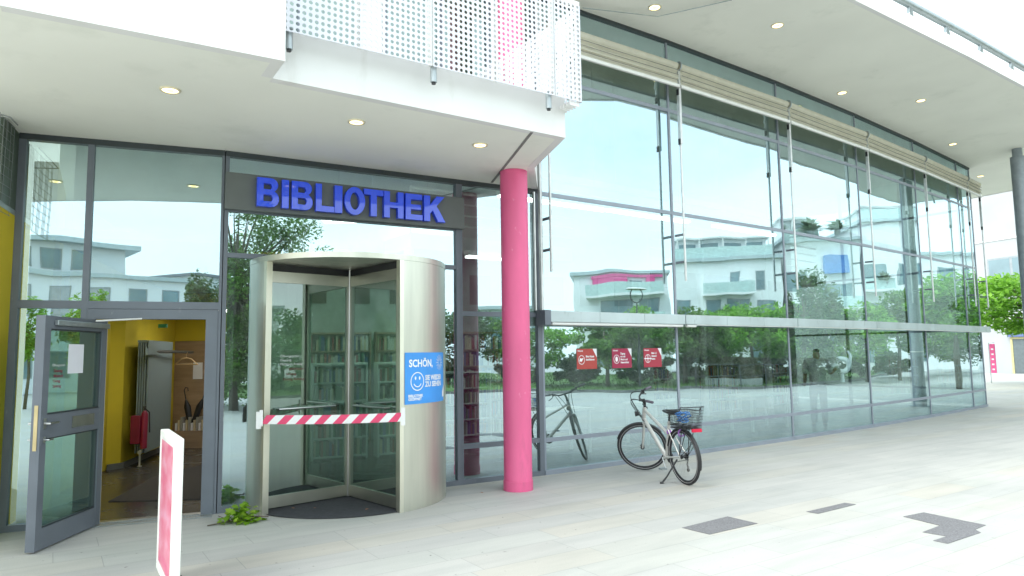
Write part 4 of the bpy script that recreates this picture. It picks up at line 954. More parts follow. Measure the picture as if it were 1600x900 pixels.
g = MB(); g.tube([(hx0-.24, hy0+.05, 1.76), (hx0-.1, hy0, 1.86), (hx0, hy0, 1.88), (hx0+.1, hy0, 1.86), (hx0+.26, hy0-.05, 1.75), (hx0-.24, hy0+.05, 1.755)], .013, 6); g.tube([(hx0, hy0, 1.88), (hx0, hy0, 1.96), (hx0+.03, hy0, 2.0)], .005, 5)
tag(g.build('coat_hanger', mat('hanger_wood', (.60, .42, .22), .5)), 'pale wooden coat hanger hanging from the grey coat rail', 'hanger')
for k, (x, y, t_, lb) in enumerate(((-6.95, 14.9, .06, 'folded black umbrella with curved handle leaning by the wood wall, left one'), (-6.62, 14.95, -.10, 'folded black umbrella leaning the other way, right of its twin'))):
    U = thing('umbrella', lb, 'umbrella', (x, y, .35), 'black umbrellas by the wood wall')
    g = MB(); g.tube([(x+t_*2.6, y, .38), (x+t_*1.6, y, .55), (x+t_*.6, y, .85), (x, y, 1.0)], [.012, .055, .07, .02], 10); g.build('canopy', BLACK, U, smooth=True)
    g = MB(); g.tube([(x, y, 1.0), (x-t_*.7, y, 1.2), (x-t_*.8+.03, y, 1.26), (x-t_*.8+.08, y, 1.25), (x-t_*.8+.09, y, 1.18)], .012, 8); g.build('handle', BLACK, U, smooth=True)
BX = thing('book_crate', 'low crate of upright books and folders before the wood wall', 'crate', (-6.75, 14.9, .0))
g = MB(); g.box(WF, -7.15, -6.40, -15.1, -14.75, .007, .36); g.build('crate_body', WOOD, BX)
g = MB()
for k in range(13): c = .03; g.box(WF, -7.12+k*.055, -7.12+k*.055+.035, -15.05, -14.8, .362, .52+.06*((k*7) % 3), k % 3)
g.build('books', [PAPER, mat('book_cream', (.62, .52, .34), .7), mat('book_grey', (.35, .34, .30), .7)], BX)
g = MB(); g.box(WF, -6.99, -6.79, -15.296, -15.275, 1.42, 1.78)
tag(g.build('picture_frame', PAPER), 'small white framed picture on the wood lobby wall', 'picture')
g = MB(); g.box(WF, -6.56, -6.40, -12.9, -12.87, 2.44, 2.51)
tag(g.build('exit_sign', mat('exit_green', (.05, .35, .2), .5)), 'small green and white escape sign high on the lobby wall', 'sign')

# ------------------------------------------------------------------ library interior
BK_COL = [mat('spine_red', (.35, .05, .05), .6), mat('spine_blue', (.06, .12, .30), .6), mat('spine_cream', (.60, .52, .36), .6), mat('spine_green', (.08, .22, .12), .6), mat('spine_white', (.66, .66, .62), .6), mat('spine_black', (.03, .03, .035), .6)]
def bookcase(P, h, wd, ht, label, nsh, group, m=WOOD, dep=.3):
    fr = frame(P, h); t = thing('bookcase', label, 'bookcase', fr(wd/2, 0, 0), group)
    g = MB(); g.box(fr, 0, .03, 0, dep, .007, ht); g.box(fr, wd-.03, wd, 0, dep, .007, ht); g.box(fr, .03, wd-.03, 0, .02, .007, ht); g.build('carcass', m, t)
    rr = random.Random(int(P[0]*100)); sp_ = (ht-.1)/nsh
    for k in range(nsh+1): g = MB(); g.box(fr, .03, wd-.03, .02, dep, .05+k*sp_, .075+k*sp_); g.build('shelf', m, t)
    for k in range(nsh):
        g = MB(); x = .05
        while x < wd-.1:
            w_ = rr.uniform(.02, .055)
            if rr.random() > .12: g.box(fr, x, x+w_, .06, dep-.03-rr.random()*.04, .077+k*sp_, .077+k*sp_+sp_*rr.uniform(.6, .88), rr.randrange(6))
            x += w_+.003
        g.build('books', BK_COL, t)
    return t
names = ['bookcase seen through the revolving door, left one of the back row', 'bookcase seen through the revolving door, middle one of the back row', 'bookcase seen through the revolving door, right one of the back row']
for k in range(3): bookcase(hw(.1+k*1.8, .02, 0)[:2], 72, 1.7, 2.4, 'tall wooden '+names[k], 6, 'wooden bookcases at the back')
for k, (P, lb) in enumerate((((-3.75, 12.9), 'white display rack with media inside, left of the revolving door axis'), ((-2.65, 13.3), 'white display rack with media inside, right of the revolving door axis'))):
    bookcase(P, 66, 1.0, 1.75, lb, 5, 'white display racks behind the revolving door', INTW, .35)
for k in range(5):
    i = 3+k; P = offs(i, -5.2); bookcase(P, FR[i].h, 2.2, 1.5, ['low white bookcase behind the three red notices', 'low white bookcase behind the bicycle bay', 'low white bookcase behind the third ground floor bay', 'low white bookcase behind the fourth ground floor bay', 'low white bookcase behind the fifth ground floor bay'][k], 4, 'low white bookcases in the hall', INTW)
# reading tables and counter
for k, i in enumerate((3, 4, 5)):
    fr = FR[i]; t = thing('reading_table', 'pale reading table just inside the glass, %s from the pink column' % ['first', 'second', 'third'][k], 'table', fr(1.3, -1.6, 0), 'reading tables inside the glass')
    g = MB(); g.box(fr, .6, 2.2, -2.0, -1.3, .80, .84); g.build('tabletop', INTW, t)
    for s_, n_ in ((.65, -1.95), (2.1, -1.95), (.65, -1.4), (2.1, -1.4)): g = MB(); g.box(fr, s_, s_+.05, n_, n_+.05, .007, .80); g.build('leg', INTW, t)
# standing banners on the lawn edge, mirrored in the fourth bay
for k, (x, y) in enumerate(((34.6, 23.4), (37.6, 25.1), (40.9, 27.0))):
    f = frame((x, y), 200); t = thing('standing_banner', 'narrow pale standing banner with dark panels on the lawn, %s' % ['leftmost in the mirror image', 'middle in the mirror image', 'rightmost in the mirror image'][k], 'banner', f(.25, 0, .1), 'pale standing banners on the lawn')
    g = MB(); g.box(f, -.05, .55, -.015, .015, .25, 2.75+.1*k); g.build('banner_cloth', mat('banner_pale', (.50, .74, .64), .7), t)
    for z0, z1 in ((.7, 1.2), (1.5, 1.9), (2.2, 2.4)): g = MB(); g.box(f, .03, .47, .0155, .018, z0, z1); g.build('picture_panel', mat('banner_dark', (.10, .16, .2), .7), t)
    g = MB(); g.tube([f(-.07, 0, .10), f(-.07, 0, 2.9+.1*k)], .02, 8); g.box(f, -.2, .6, -.2, .2, .10, .14); g.build('banner_pole', ZINC, t)
g = MB(); g.torus((30.9, 20.7, 1.0), (1, .25, 0), .34, .13, 28, 10); g.tube([(30.9, 20.7, .1), (30.9, 20.7, .60)], [.10, .07], 10); g.tube([(30.8, 21.05, 1.1), (30.75, 21.1, 1.5), (30.8, 21.0, 1.8)], [.11, .09, .06], 10)
tag(g.build('sculpture', mat('ornament_white', (.42, .50, .48), .6), smooth=True), 'white ring shaped sculpture on the lawn edge mirrored beside the person inside', 'sculpture')

# ------------------------------------------------------------------ person inside the hall
def skin(name, pts, edges, radii, m, parent, root=0, sub=2):
    me = bpy.data.meshes.new(name); me.from_pydata([(p[0], p[1], p[2]) for p in pts], edges, [])
    o = bpy.data.objects.new('tmp', me); COL.objects.link(o); md = o.modifiers.new('s', 'SKIN'); md.use_smooth_shade = True
    for i, r_ in enumerate(radii): o.data.skin_vertices[0].data[i].radius = (r_, r_) if not isinstance(r_, tuple) else r_
    o.data.skin_vertices[0].data[root].use_root = True
    s2 = o.modifiers.new('u', 'SUBSURF'); s2.levels = sub; s2.render_levels = sub
    me2 = bpy.data.meshes.new_from_object(o.evaluated_get(bpy.context.evaluated_depsgraph_get())); bpy.data.objects.remove(o)
    me2.materials.clear(); me2.materials.append(m); me2.name = name
    for p in me2.polygons: p.use_smooth = True
    r = bpy.data.objects.new(name, me2); COL.objects.link(r); r.parent = parent; return r
px_, py_ = 7.33, 16.9
PE = thing('person', 'person in a pale shirt seen from behind inside the glass hall, one arm raised', 'person', (px_, py_, .007)); PE.rotation_euler = (0, 0, RD(-12)); PE.scale = (1.07, 1.07, 1.07)
SK = mat('skin_tone', (.50, .30, .21), .6)
body = skin('body', [(0, 0, .98), (0, .01, 1.18), (0, .02, 1.42), (0, .01, 1.52), (0, .0, 1.60), (0, 0, 1.72), (.20, .02, 1.44), (.29, .05, 1.20), (.42, .22, 1.28), (.47, .28, 1.30), (-.20, .02, 1.44), (-.26, .0, 1.17), (-.25, .14, .97), (-.25, .18, .91), (.10, 0, .92), (.11, .02, .52), (.11, -.02, .09), (.12, .14, .04), (-.10, 0, .92), (-.11, .0, .52), (-.12, -.04, .09), (-.13, .12, .04)],
     [(0, 1), (1, 2), (2, 3), (3, 4), (4, 5), (2, 6), (6, 7), (7, 8), (8, 9), (2, 10), (10, 11), (11, 12), (12, 13), (0, 14), (14, 15), (15, 16), (16, 17), (0, 18), (18, 19), (19, 20), (20, 21)],
     [(.15, .10), (.14, .10), (.16, .10), .055, (.085, .095), (.07, .085), .06, .045, .035, .04, .06, .045, .035, .04, .085, .06, .04, .035, .085, .06, .04, .035], SK, PE)
skin('shirt', [(0, 0, .86), (0, .01, 1.16), (0, .02, 1.46), (.21, .02, 1.44), (.285, .04, 1.20), (-.21, .02, 1.44), (-.26, .0, 1.18), (0, .01, 1.56)], [(0, 1), (1, 2), (2, 3), (3, 4), (2, 5), (5, 6), (2, 7)], [(.20, .15), (.185, .14), (.20, .15), .092, .08, .092, .08, .075], mat('pale_shirt', (.84, .87, .88), .8), PE)
skin('trousers', [(0, 0, 1.06), (0, 0, .96), (.10, 0, .84), (.11, .02, .50), (.11, -.02, .08), (-.10, 0, .84), (-.11, 0, .50), (-.12, -.04, .08)], [(0, 1), (1, 2), (2, 3), (3, 4), (1, 5), (5, 6), (6, 7)], [(.16, .12), (.17, .13), .105, .08, .07, .105, .08, .07], mat('dark_trousers', (.04, .05, .07), .8), PE)
skin('shoes', [(.11, -.06, .055), (.12, .16, .05)], [(0, 1)], [.055, .045], BLACK, PE); skin('shoes', [(-.12, -.08, .055), (-.13, .14, .05)], [(0, 1)], [.055, .045], BLACK, PE)
skin('hair', [(0, -.03, 1.66), (0, -.01, 1.76)], [(0, 1)], [(.09, .09), (.085, .095)], mat('dark_hair', (.03, .022, .015), .7), PE)

# ------------------------------------------------------------------ surroundings: buildings
WINF = mat('window_frame_grey', (.30, .34, .36), .5); WING = mat('dark_window_glass', (.16, .25, .28), .12, 0, .3, .6, spec=.8); BW = mat('white_house_wall', (.84, .86, .86), .85, 0, .03, .6, bump=.05)
BWG = mat('pale_grey_wall', (.66, .70, .71), .85, 0, .05, .6); SHUT = mat('grey_shutter', (.42, .44, .45), .7)
def house(name, label, P, h, Ln, dep, ht, wins, wall=BW, roof_over=.3, extra=None, roofm=None, cat='building'):
    fr = frame(P, h); t = thing(name, label, cat, fr(Ln/2, 0, 0))
    g = MB(); g.box(fr, 0, Ln, -dep, 0, .0, ht); g.build('wall', wall, t)
    g = MB(); g.box(fr, -roof_over, Ln+roof_over, -dep-roof_over, roof_over, ht+.002, ht+.28); g.build('roof', roofm or ALU, t)
    for (s0, s1, z0, z1, kind) in wins:
        g = MB(); q = .07
        g.box(fr, s0, s1, -.08, .03, z0, z0+q); g.box(fr, s0, s1, -.08, .03, z1-q, z1); g.box(fr, s0, s0+q, -.08, .03, z0+q, z1-q); g.box(fr, s1-q, s1, -.08, .03, z0+q, z1-q)
        if s1-s0 > 1.6: g.box(fr, (s0+s1)/2-.04, (s0+s1)/2+.04, -.08, .025, z0+q, z1-q)
        wdo = g.build('window', WINF, t)
        g = MB(); g.box(fr, s0+q, s1-q, -.05, .012, z0+q, z1-q); g.build('window_pane', SHUT if kind else WING, wdo)
    if extra: extra(fr, t)
    return t
def rows(Ln, zs, w_, gap, hgt, off=.6, kinds=None):
    o_ = []; k = 0
    for z in zs:
        s_ = off
        while s_+w_ < Ln-.3: o_.append((s_, s_+w_, z, z+hgt, (kinds or (lambda k: 0))(k))); s_ += w_+gap; k += 1
    return o_
# opposite the left door (mirrored in the left windows)
fr_h = 285.0   # runs to the west along the far side of the plaza
house('office_building', 'white two storey office block with small upper windows, mirrored in the left windows', (9.3, -31.5), 267, 24, 10, 6.9, rows(24, (.9, 4.55), 1.15, .95, 1.75, kinds=lambda k: k in (13, 14, 15)), BW)
house('penthouse', 'set back white top storey with dark windows above the office block', (5.6, -33.0), 267, 19, 7, 9.1, [(s_, s_+.95, 7.45, 8.75, 0) for s_ in (2.2, 3.6, 5.0, 6.6, 8.2, 9.8, 11.4)], BW, .7)
house('apartment_block', 'long white apartment block further back beyond the office block', (18.5, -58), 200, 30, 12, 10.5, rows(30, (1, 4, 7), 1.2, 1.3, 1.7), BWG, .5, roofm=FRAME)
house('apartment_block', 'white apartment block running away to the right of the office block', (32, -56), 262, 12, 10, 9, rows(12, (1, 4, 6.5), 1.2, 1.3, 1.5), BW, .4)
# facing the long glass front
def blue_box(fr, t):
    g = MB(); g.box(fr, 1.2, 3.2, .01, .5, 8.4, 9.9); g.build('blue_panel', mat('blue_panel', (.10, .26, .62), .5), t)
def balconies(zs, s0, s1):
    def fx(fr, t):
        for z in zs:
            g = MB(); g.box(fr, s0, s1, .002, 1.3, z-.18, z); g.build('balcony_slab', BW, t)
            g = MB(); g.box(fr, s0, s1, 1.25, 1.29, z+.002, z+.95); g.build('balcony_front', mat('frosted_front', (.55, .70, .68), .4), t)
    return fx
def setback(s0, s1, z, h_, wn=3):
    def fx(fr, t):
        g = MB(); g.box(fr, s0, s1, -7, -1.6, z, z+h_); g.box(fr, s0-.3, s1+.3, -7.2, -1.2, z+h_+.002, z+h_+.16); g.build('set_back_storey', BW, t)
        st = (s1-s0)/wn
        for k in range(wn): g = MB(); g.box(fr, s0+k*st+.25, s0+(k+1)*st-.25, -1.65, -1.58, z+.5, z+h_-.3); g.build('window_band', WING, t)
        g = MB()
        for k in range(wn+1): g.box(fr, s0+k*st-.05, s0+k*st+.05, -.4, -.3, z, z+h_)
        g.box(fr, s0-.1, s1+.1, -.42, -.28, z+h_-.1, z+h_+.0); g.build('pergola', WHITEM, t)
        g = MB(); g.box(fr, s0-.3, s1+.3, -.08, -.04, z+.05, z+.9); g.build('terrace_rail', mat('frosted_front', (.55, .70, .68), .4), t)
    return fx
def both(*fs):
    def fx(fr, t):
        for q in fs: q(fr, t)
    return fx
def pinkband(fr, t):
    g = MB(); g.box(fr, .3, 6.5, .02, .3, 8.5, 8.75); g.box(fr, 1.2, 1.9, .02, .28, 6.9, 8.49); g.box(fr, 3.6, 6.4, .02, .28, 7.6, 8.49); g.build('pink_band', mat('pink_band', (.72, .10, .30), .5), t)
    balconies((4.4, 7.0), .5, 7.0)(fr, t)
house('apartment_block', 'white flats with balconies and grey windows opposite the building corner', (57.0, 43.5), 188, 6.5, 12, 10.0, rows(6.5, (1, 4.2, 7.2), 1.6, 1.0, 1.7), BW)
house('apartment_block', 'tallest white block opposite, with wide windows and a roof terrace', (55.8, 36.6), 188, 8.8, 12, 12.9, [(.6, 3.6, 7.3, 9.2, 0), (4.6, 8.0, 7.2, 9.2, 0), (.6, 3.0, 4.0, 5.8, 0), (4.6, 7.4, 4.0, 5.8, 0), (1, 3, .8, 2.8, 0), (5, 7.5, .8, 2.8, 0)], BW, extra=both(setback(.8, 8.0, 13.18, 1.2, 3), balconies((6.9,), 4.4, 8.4)))
house('apartment_block', 'white block with a blue box on its upper front', (54.2, 27.4), 188, 9.3, 12, 11.2, [(4.5, 8.6, 6.9, 8.7, 0), (5.6, 8.2, 4.0, 5.8, 0), (.8, 3.4, 5.6, 7.6, 0), (1, 3, 2.2, 4, 0), (5, 7.5, .8, 2.8, 0)], BW, extra=both(blue_box, setback(4.0, 9.0, 11.48, 1.9, 3), balconies((5.4,), .5, 4.0)))
house('apartment_block', 'long white block with glazed stair and roof terrace posts', (52.6, 17.6), 188, 11.2, 12, 9.6, [(.6, 2.0, 4.0, 6.0, 0), (2.6, 4.4, 4.3, 6.2, 0), (4.9, 6.2, 4.3, 6.2, 0), (7.6, 9.8, 4.0, 6.3, 0), (3.4, 4.1, 6.9, 8.6, 0), (1.4, 2.1, 6.9, 8.6, 0), (8.6, 9.1, 8.3, 9.1, 0), (1, 3, .8, 2.8, 0), (5, 8, .8, 2.8, 0)], BW, extra=both(setback(1.0, 8.4, 9.88, 1.7, 4), balconies((3.8, 6.7), 2.4, 6.6)))
house('apartment_block', 'white block with a pink painted band along its balconies', (50.6, 5.6), 193, 8, 11, 8.9, [(.8, 2.6, 4.6, 6.6, 0), (3.2, 5.6, 4.6, 6.6, 0), (2.2, 3.4, 7.1, 8.2, 0), (1, 3, .8, 2.8, 0), (4.4, 7, .8, 2.8, 0)], BW, extra=pinkband)
house('gabled_house', 'grey house with a many paned window beyond the lawn', (47, -12), 205, 7, 9, 6.0, [(1.0, 2.4, 3.4, 5.4, 0), (2.7, 4.1, 3.4, 5.4, 0), (4.4, 5.8, 3.4, 5.4, 0)], BWG, .4)
PLANT = foliage('terrace_leaves', (.05, .10, .05), (.10, .18, .08), (.16, .26, .12))
for k, (x, y, z, sc_, lb) in enumerate(((52.3, 25.0, 11.5, 1.5, 'spiky roof terrace plant on the block with the blue box, left'), (52.6, 23.0, 11.5, 1.8, 'tall spiky roof terrace plant on the block with the blue box, middle'), (52.5, 20.6, 11.5, 1.3, 'spiky roof terrace plant on the block with the blue box, right'), (49.9, 13.2, 4.0, 1.5, 'bushy potted plant on the balcony of the long white block, left'), (50.1, 14.9, 4.0, 1.1, 'bushy potted plant on the balcony of the long white block, right'), (54.0, 31.5, 7.1, 1.4, 'potted plant on the balcony of the tallest white block'))):
    t = thing('potted_plant', lb, 'plant', (x, y, z), 'plants on terraces and balconies')
    g = MB(); g.tube([(x, y, z), (x, y, z+.4)], [.2, .28], 12); g.build('pot', ZINC, t)
    g = MB(); rr = random.Random(300+k)
    for _ in range(150):
        a = rr.uniform(0, 2*pi); e = rr.uniform(.2, 1.4); L_ = sc_*rr.uniform(.5, 1); d = Vector((cos(a)*cos(e), sin(a)*cos(e), sin(e))); sd_ = d.cross(Vector((0, 0, 1))).normalized()*.05*sc_; p = Vector((x, y, z+.4)); m_ = p+d*L_*.6
        g.add([p-sd_, p+sd_, m_+sd_*1.3, m_-sd_*1.3, m_+Vector((d.x, d.y, d.z*.3))*L_*.4], [(0, 1, 2, 3), (3, 2, 4)])
    g.build('leaves', PLANT, t, recalc=False)
# seen directly beyond the right end
def dpt(px, d): t_ = (px-800)/1086.4; y = d/math.hypot(1, t_); return (t_*y, y)
A0 = dpt(1528, 63); B0 = dpt(1760, 58); hB = math.degrees(math.atan2(B0[0]-A0[0], B0[1]-A0[1]))
if True:
    fr = frame(A0, hB); Lr = math.hypot(B0[0]-A0[0], B0[1]-A0[1])
    sgn = 1 if fr(0, 1, 0)[0]*1+fr(0, 1, 0)[1] < A0[0]+A0[1] else -1
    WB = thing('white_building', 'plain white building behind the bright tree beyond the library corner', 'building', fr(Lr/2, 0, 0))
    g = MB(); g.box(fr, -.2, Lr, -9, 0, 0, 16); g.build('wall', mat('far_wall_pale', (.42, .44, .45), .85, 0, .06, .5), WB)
    for z in (3.9, 9.7): g = MB(); g.box(fr, -.1, Lr-.1, .002, .06, z, z+.12); g.build('cornice', WHITEM, WB)
    for s_ in (5.8, 9.9): g = MB(); g.tube([fr(s_, .1, 0), fr(s_, .1, 15)], .07, 8); g.build('downpipe', ZINC, WB)
    for s0, s1 in ((1.0, 4.4), (5.4, 9.0)):
        g = MB(); g.box(fr, s0, s1, -.05, .05, 6.5, 8.4); wdo = g.build('window', WINF, WB)
        for q in (0, 1): g = MB(); a = s0+.12+q*(s1-s0)/2; g.box(fr, a, a+(s1-s0)/2-.2, .051, .06, 6.62, 8.28); g.build('window_pane', mat('pale_window', (.16, .24, .27), .1, 0, .2, .5, spec=.9), wdo)
    g = MB(); g.box(fr, 2.4, 6.5, .002, .06, .0, 2.45); gd = g.build('garage_door', mat('garage_grey', (.13, .16, .17), .6), WB)
    g = MB(); g.box(fr, 2.25, 2.4, .002, .1, 0, 2.6); g.box(fr, 2.4, 6.7, .002, .1, 2.452, 2.6); g.build('door_surround', mat('surround_yellow', (.55, .5, .25), .6), WB)
    g = MB(); g.box(fr, 2.2, 6.9, .002, .3, 2.61, 3.3); g.build('blue_lintel', mat('lintel_blue', (.12, .16, .34), .6), WB)
bp2 = dpt(1546, 44); b2f = frame(bp2, hB)
BN = thing('pink_banner', 'upright pink advertising banner just beyond the library corner', 'banner', b2f(0, 0, 0))
g = MB(); g.box(b2f, -.16, .12, -.012, .012, .55, 2.05); g.build('banner_cloth', mat('banner_pink', (.78, .10, .28), .6), BN)
g = MB(); g.tube([b2f(-.2, 0, .02), b2f(-.2, 0, 2.1), b2f(.1, 0, 2.12)], .02, 8); g.build('banner_pole', ZINC, BN)
g = MB()
for k in range(5): g.box(b2f, -.08, .04, .0125, .016, .70+.26*k, .78+.26*k)
g.build('banner_print', mat('poster_white', (.82, .84, .86), .5), BN)

# ------------------------------------------------------------------ trees
def crown_mesh(name, m, rx, ry, rz, n_, lsz, seed, clumps=26, tight=1):
    rr = random.Random(seed); g = MB(); cs = []
    for _ in range(clumps):
        while True:
            p = Vector((rr.uniform(-1, 1), rr.uniform(-1, 1), rr.uniform(-1, 1)))
            if .25 < p.length < .95: break
        cs.append((p, rr.uniform(.22, .42)*tight))
    for _ in range(n_):
        c, r_ = cs[rr.randrange(clumps)]
        d = Vector((rr.gauss(0, 1), rr.gauss(0, 1), rr.gauss(0, 1))).normalized()*(r_*rr.random()**.4)
        p = c+d; p = Vector((p.x*rx, p.y*ry, p.z*rz))
        s_ = lsz*rr.uniform(.6, 1.35); a = Vector((rr.gauss(0, 1), rr.gauss(0, 1), rr.gauss(0, .6))).normalized(); b_ = a.cross(Vector((rr.gauss(0, .5), rr.gauss(0, .5), 1))).normalized()
        g.add([p-a*s_, p-b_*s_*.55, p+a*s_, p+b_*s_*.55], [(0, 1, 2, 3)])
    me = bpy.data.meshes.new(name); me.from_pydata(g.v, [], g.f); me.materials.append(m); return me, [(Vector((c.x*rx, c.y*ry, c.z*rz))) for c, _ in cs]
def make_tree(label, loc, ht, rx, rz, m, n_=5000, lsz=.12, seed=1, trunk=.14, group='trees beyond the lawn', lean=0, name='tree', ry=None, clumps=26, tight=1, limbs=14):
    t = thing(name, label, 'tree', loc, group); zc = ht-rz
    me, cs = crown_mesh('crown', m, rx, ry or rx, rz, n_, lsz, seed, clumps, tight)
    o = bpy.data.objects.new('crown', me); COL.objects.link(o); o.parent = t; o.location = (lean, 0, zc)
    rr = random.Random(seed+5); g = MB(); g.tube([(0, 0, 0), (lean*.3+rr.uniform(-.06, .06), 0, zc*.45), (lean*.8, rr.uniform(-.08, .08), zc*.9), (lean, 0, zc+rz*.4)], [trunk, trunk*.8, trunk*.6, trunk*.25], 9)
    for c in cs[:limbs]:
        z0 = zc*rr.uniform(.7, 1.0); g.tube([(lean*.8, 0, z0), ((c.x+lean)*.5, c.y*.5, (z0+zc+c.z)*.5+.1), (c.x+lean, c.y, zc+c.z)], [trunk*.38, trunk*.22, trunk*.06], 5)
    me2 = bpy.data.meshes.new('trunk'); me2.from_pydata([tuple(v) for v in g.v], [], g.f); me2.materials.append(BARK)
    for p in me2.polygons: p.use_smooth = True
    o2 = bpy.data.objects.new('trunk', me2); COL.objects.link(o2); o2.parent = t
    return t
# bright plane trees past the corner
make_tree('bright green plane tree just past the library corner, left one of the two', (25.6, 33.6, 0), 5.3, 3.7, 1.5, LEAF_B, 12000, .13, 11, .14, 'bright plane trees past the library corner', clumps=34)
make_tree('bright green plane tree nearer the steel column, right one of the two', (25.4, 26.2, 0), 5.2, 2.4, 1.4, LEAF_B, 8500, .13, 12, .14, 'bright plane trees past the library corner', clumps=34)
# tall airy tree behind the viewer, mirrored above the revolving door
make_tree('tall airy tree with long twigs mirrored above the revolving door', (7.0, -4.6, 0), 8.6, 3.4, 3.9, LEAF_M, 30000, .065, 21, .14, 'trees behind the viewer', clumps=150, tight=.45, limbs=90)
make_tree('small dark tree at the edge of the plaza mirrored above the open door', (6.0, -19.0, 0), 6.0, 1.3, 2.3, LEAF_D, 6000, .09, 22, .10, 'trees behind the viewer', clumps=60)
make_tree('dense bushy small tree mirrored in the strip between open door and drum', (7.8, -6.4, 0), 4.4, 2.4, 2.0, LEAF_M, 14000, .085, 23, .10, 'trees behind the viewer', clumps=50)
T0 = [('round mid green tree on the lawn opposite the bicycle', (29.5, 10.9), 3.9, 2.1, 1.15, LEAF_M), ('leafy green tree on the lawn behind the brown hedge', (31.2, 14.4), 4.3, 2.2, 1.25, LEAF_B), ('tall dark layered tree opposite the second mullion', (32.5, 19.2), 6.4, 1.6, 2.3, LEAF_D), ('low bright tree at the lawn edge opposite the third bay', (33.2, 22.6), 4.7, 2.0, 1.5, LEAF_B), ('mid green tree at the lawn edge opposite the fourth bay', (35.4, 26.3), 5.2, 2.2, 1.7, LEAF_M),
      ('dense green tree at the near end of the lawn row', (27.6, 5.4), 3.8, 2.3, 1.15, LEAF_M), ('bushy tree at the near end of the plaza opposite the pink column', (26.2, 1.2), 3.7, 2.3, 1.2, LEAF_B), ('broad tree across the plaza mirrored beside the pink column', (27.4, -3.6), 4.1, 2.6, 1.6, LEAF_M), ('wide dark tree across the plaza mirrored right of the revolving door', (27.6, -8.6), 4.6, 2.8, 1.9, LEAF_D), ('taller dark tree across the plaza mirrored right of the drum', (26.5, -13.8), 6.4, 2.8, 2.6, LEAF_D),
      ('bushy tree across the plaza mirrored in the wing glass', (22.0, -17.5), 6.6, 2.8, 2.6, LEAF_M), ('dark tree across the plaza mirrored at the left of the drum', (14.5, -20.5), 7.2, 2.8, 2.8, LEAF_D), ('far tree between lawn and flats, opposite the fifth bay', (40.5, 31), 5.0, 2.4, 1.8, LEAF_M), ('far dark tree between lawn and flats, opposite the corner', (46.5, 36.5), 4.8, 2.2, 1.7, LEAF_D), ('tree standing deep in the lawn before the pink banded flats', (35.5, 6.5), 4.6, 2.1, 1.6, LEAF_B), ('tree standing deep in the lawn before the stair windows', (37.5, 12.5), 4.5, 2.2, 1.6, LEAF_M), ('tree standing deep in the lawn before the blue box', (38.8, 19.5), 4.9, 2.2, 1.7, LEAF_B)]
for k, (lb, (x, y), ht, rx, rz, m) in enumerate(T0): make_tree(lb, (x, y, 0), ht+.15, rx*1.3, rz*1.18, m, 7500, .13, 40+k, .13, lean=random.uniform(-.3, .3))
for k, (x, y, ht, lb) in enumerate(((.2, -16.8, 4.9, 'bright green shrub below the mirrored office block, left one'), (1.9, -16.4, 3.9, 'bright green shrub below the mirrored office block, right one'), (4.3, -15.2, 5.3, 'dark conical young tree beside the mirrored office block'), (-2.0, -17.0, 4.7, 'bright green shrub below the mirrored office block, farthest left'))):
    make_tree(lb, (x, y, 0), ht, 1.0 if k != 2 else .7, 1.6, LEAF_B if k != 2 else LEAF_D, 2600, .10, 70+k, .07, 'shrubs before the office block')
# hedge in a planter and shrubs under the trees
hf = frame((28.9, 14.6), 205)
HG = thing('planter_hedge', 'brownish clipped hedge in a long grey planter at the lawn edge', 'hedge', hf(1.2, 0, 0))
g = MB(); g.box(hf, 0, 2.6, -.5, .5, .1, .45); g.build('planter', mat('planter_grey', (.28, .31, .30), .8), HG)
g = MB(); rr = random.Random(9)
for _ in range(4200):
    p = Vector(hf(rr.uniform(.02, 2.58), rr.uniform(-.48, .48), rr.uniform(.46, 1.5))); a = Vector((rr.gauss(0, 1), rr.gauss(0, 1), rr.gauss(0, 1))).normalized()*.06; b_ = a.orthogonal().normalized()*.035
    g.add([p-a, p-b_, p+a, p+b_], [(0, 1, 2, 3)])
g.build('foliage', LEAF_H, HG, recalc=False)
me_s, _ = crown_mesh('foliage', LEAF_D, 1.1, 1.1, .8, 2600, .10, 90, 16)
sh_l = [(30, 3, 'near end of the lawn'), (31.5, 6.8, 'tree deep in the lawn'), (33, 10.8, 'tree opposite the bicycle'), (34.2, 15.5, 'brown hedge'), (36.2, 18.2, 'tall layered tree'), (37.5, 22.8, 'low bright tree'), (40.2, 27.2, 'fourth bay tree'), (29.4, -1.6, 'plaza trees by the pink column'), (29.8, -6.4, 'broad plaza tree'), (28.6, -11.2, 'wide dark plaza tree'), (24.6, -16.2, 'bushy plaza tree'), (18.6, -20.2, 'last dark plaza tree')]
for k, (x, y, w_) in enumerate(sh_l):
    t = thing('shrub', 'dark green shrub growing behind the %s' % w_, 'shrub', (x, y, 0), 'shrubs under the trees'); t.rotation_euler = (0, 0, k*1.1)
    for q in range(2):
        o = bpy.data.objects.new('foliage', me_s); COL.objects.link(o); o.parent = t; o.location = (-.8+1.6*q, .2*q, .8+.1*q); o.scale = (1, 1, 1+.15*q)
mfp = [(24.9, 9.6), (26.2, 13.6), (26.9, 15.9)]
MF = thing('metal_fence', 'thin dark metal fence along the lawn edge near the planter hedge', 'fence', (*mfp[1], .1))
for a, b_ in zip(mfp[:-1], mfp[1:]):
    d = Vector(b_)-Vector(a); fr = frame(a, math.degrees(math.atan2(d.x, d.y))); n_ = int(d.length/1.3)+1
    for k in range(n_): g = MB(); g.box(fr, k*d.length/n_, k*d.length/n_+.05, -.55, -.5, .1, 1.15); g.build('post', DARKF, MF)
    g = MB(); g.box(fr, 0, d.length, -.545, -.505, 1.152, 1.19); g.box(fr, 0, d.length, -.54, -.51, .62, .65); g.build('rail', DARKF, MF)
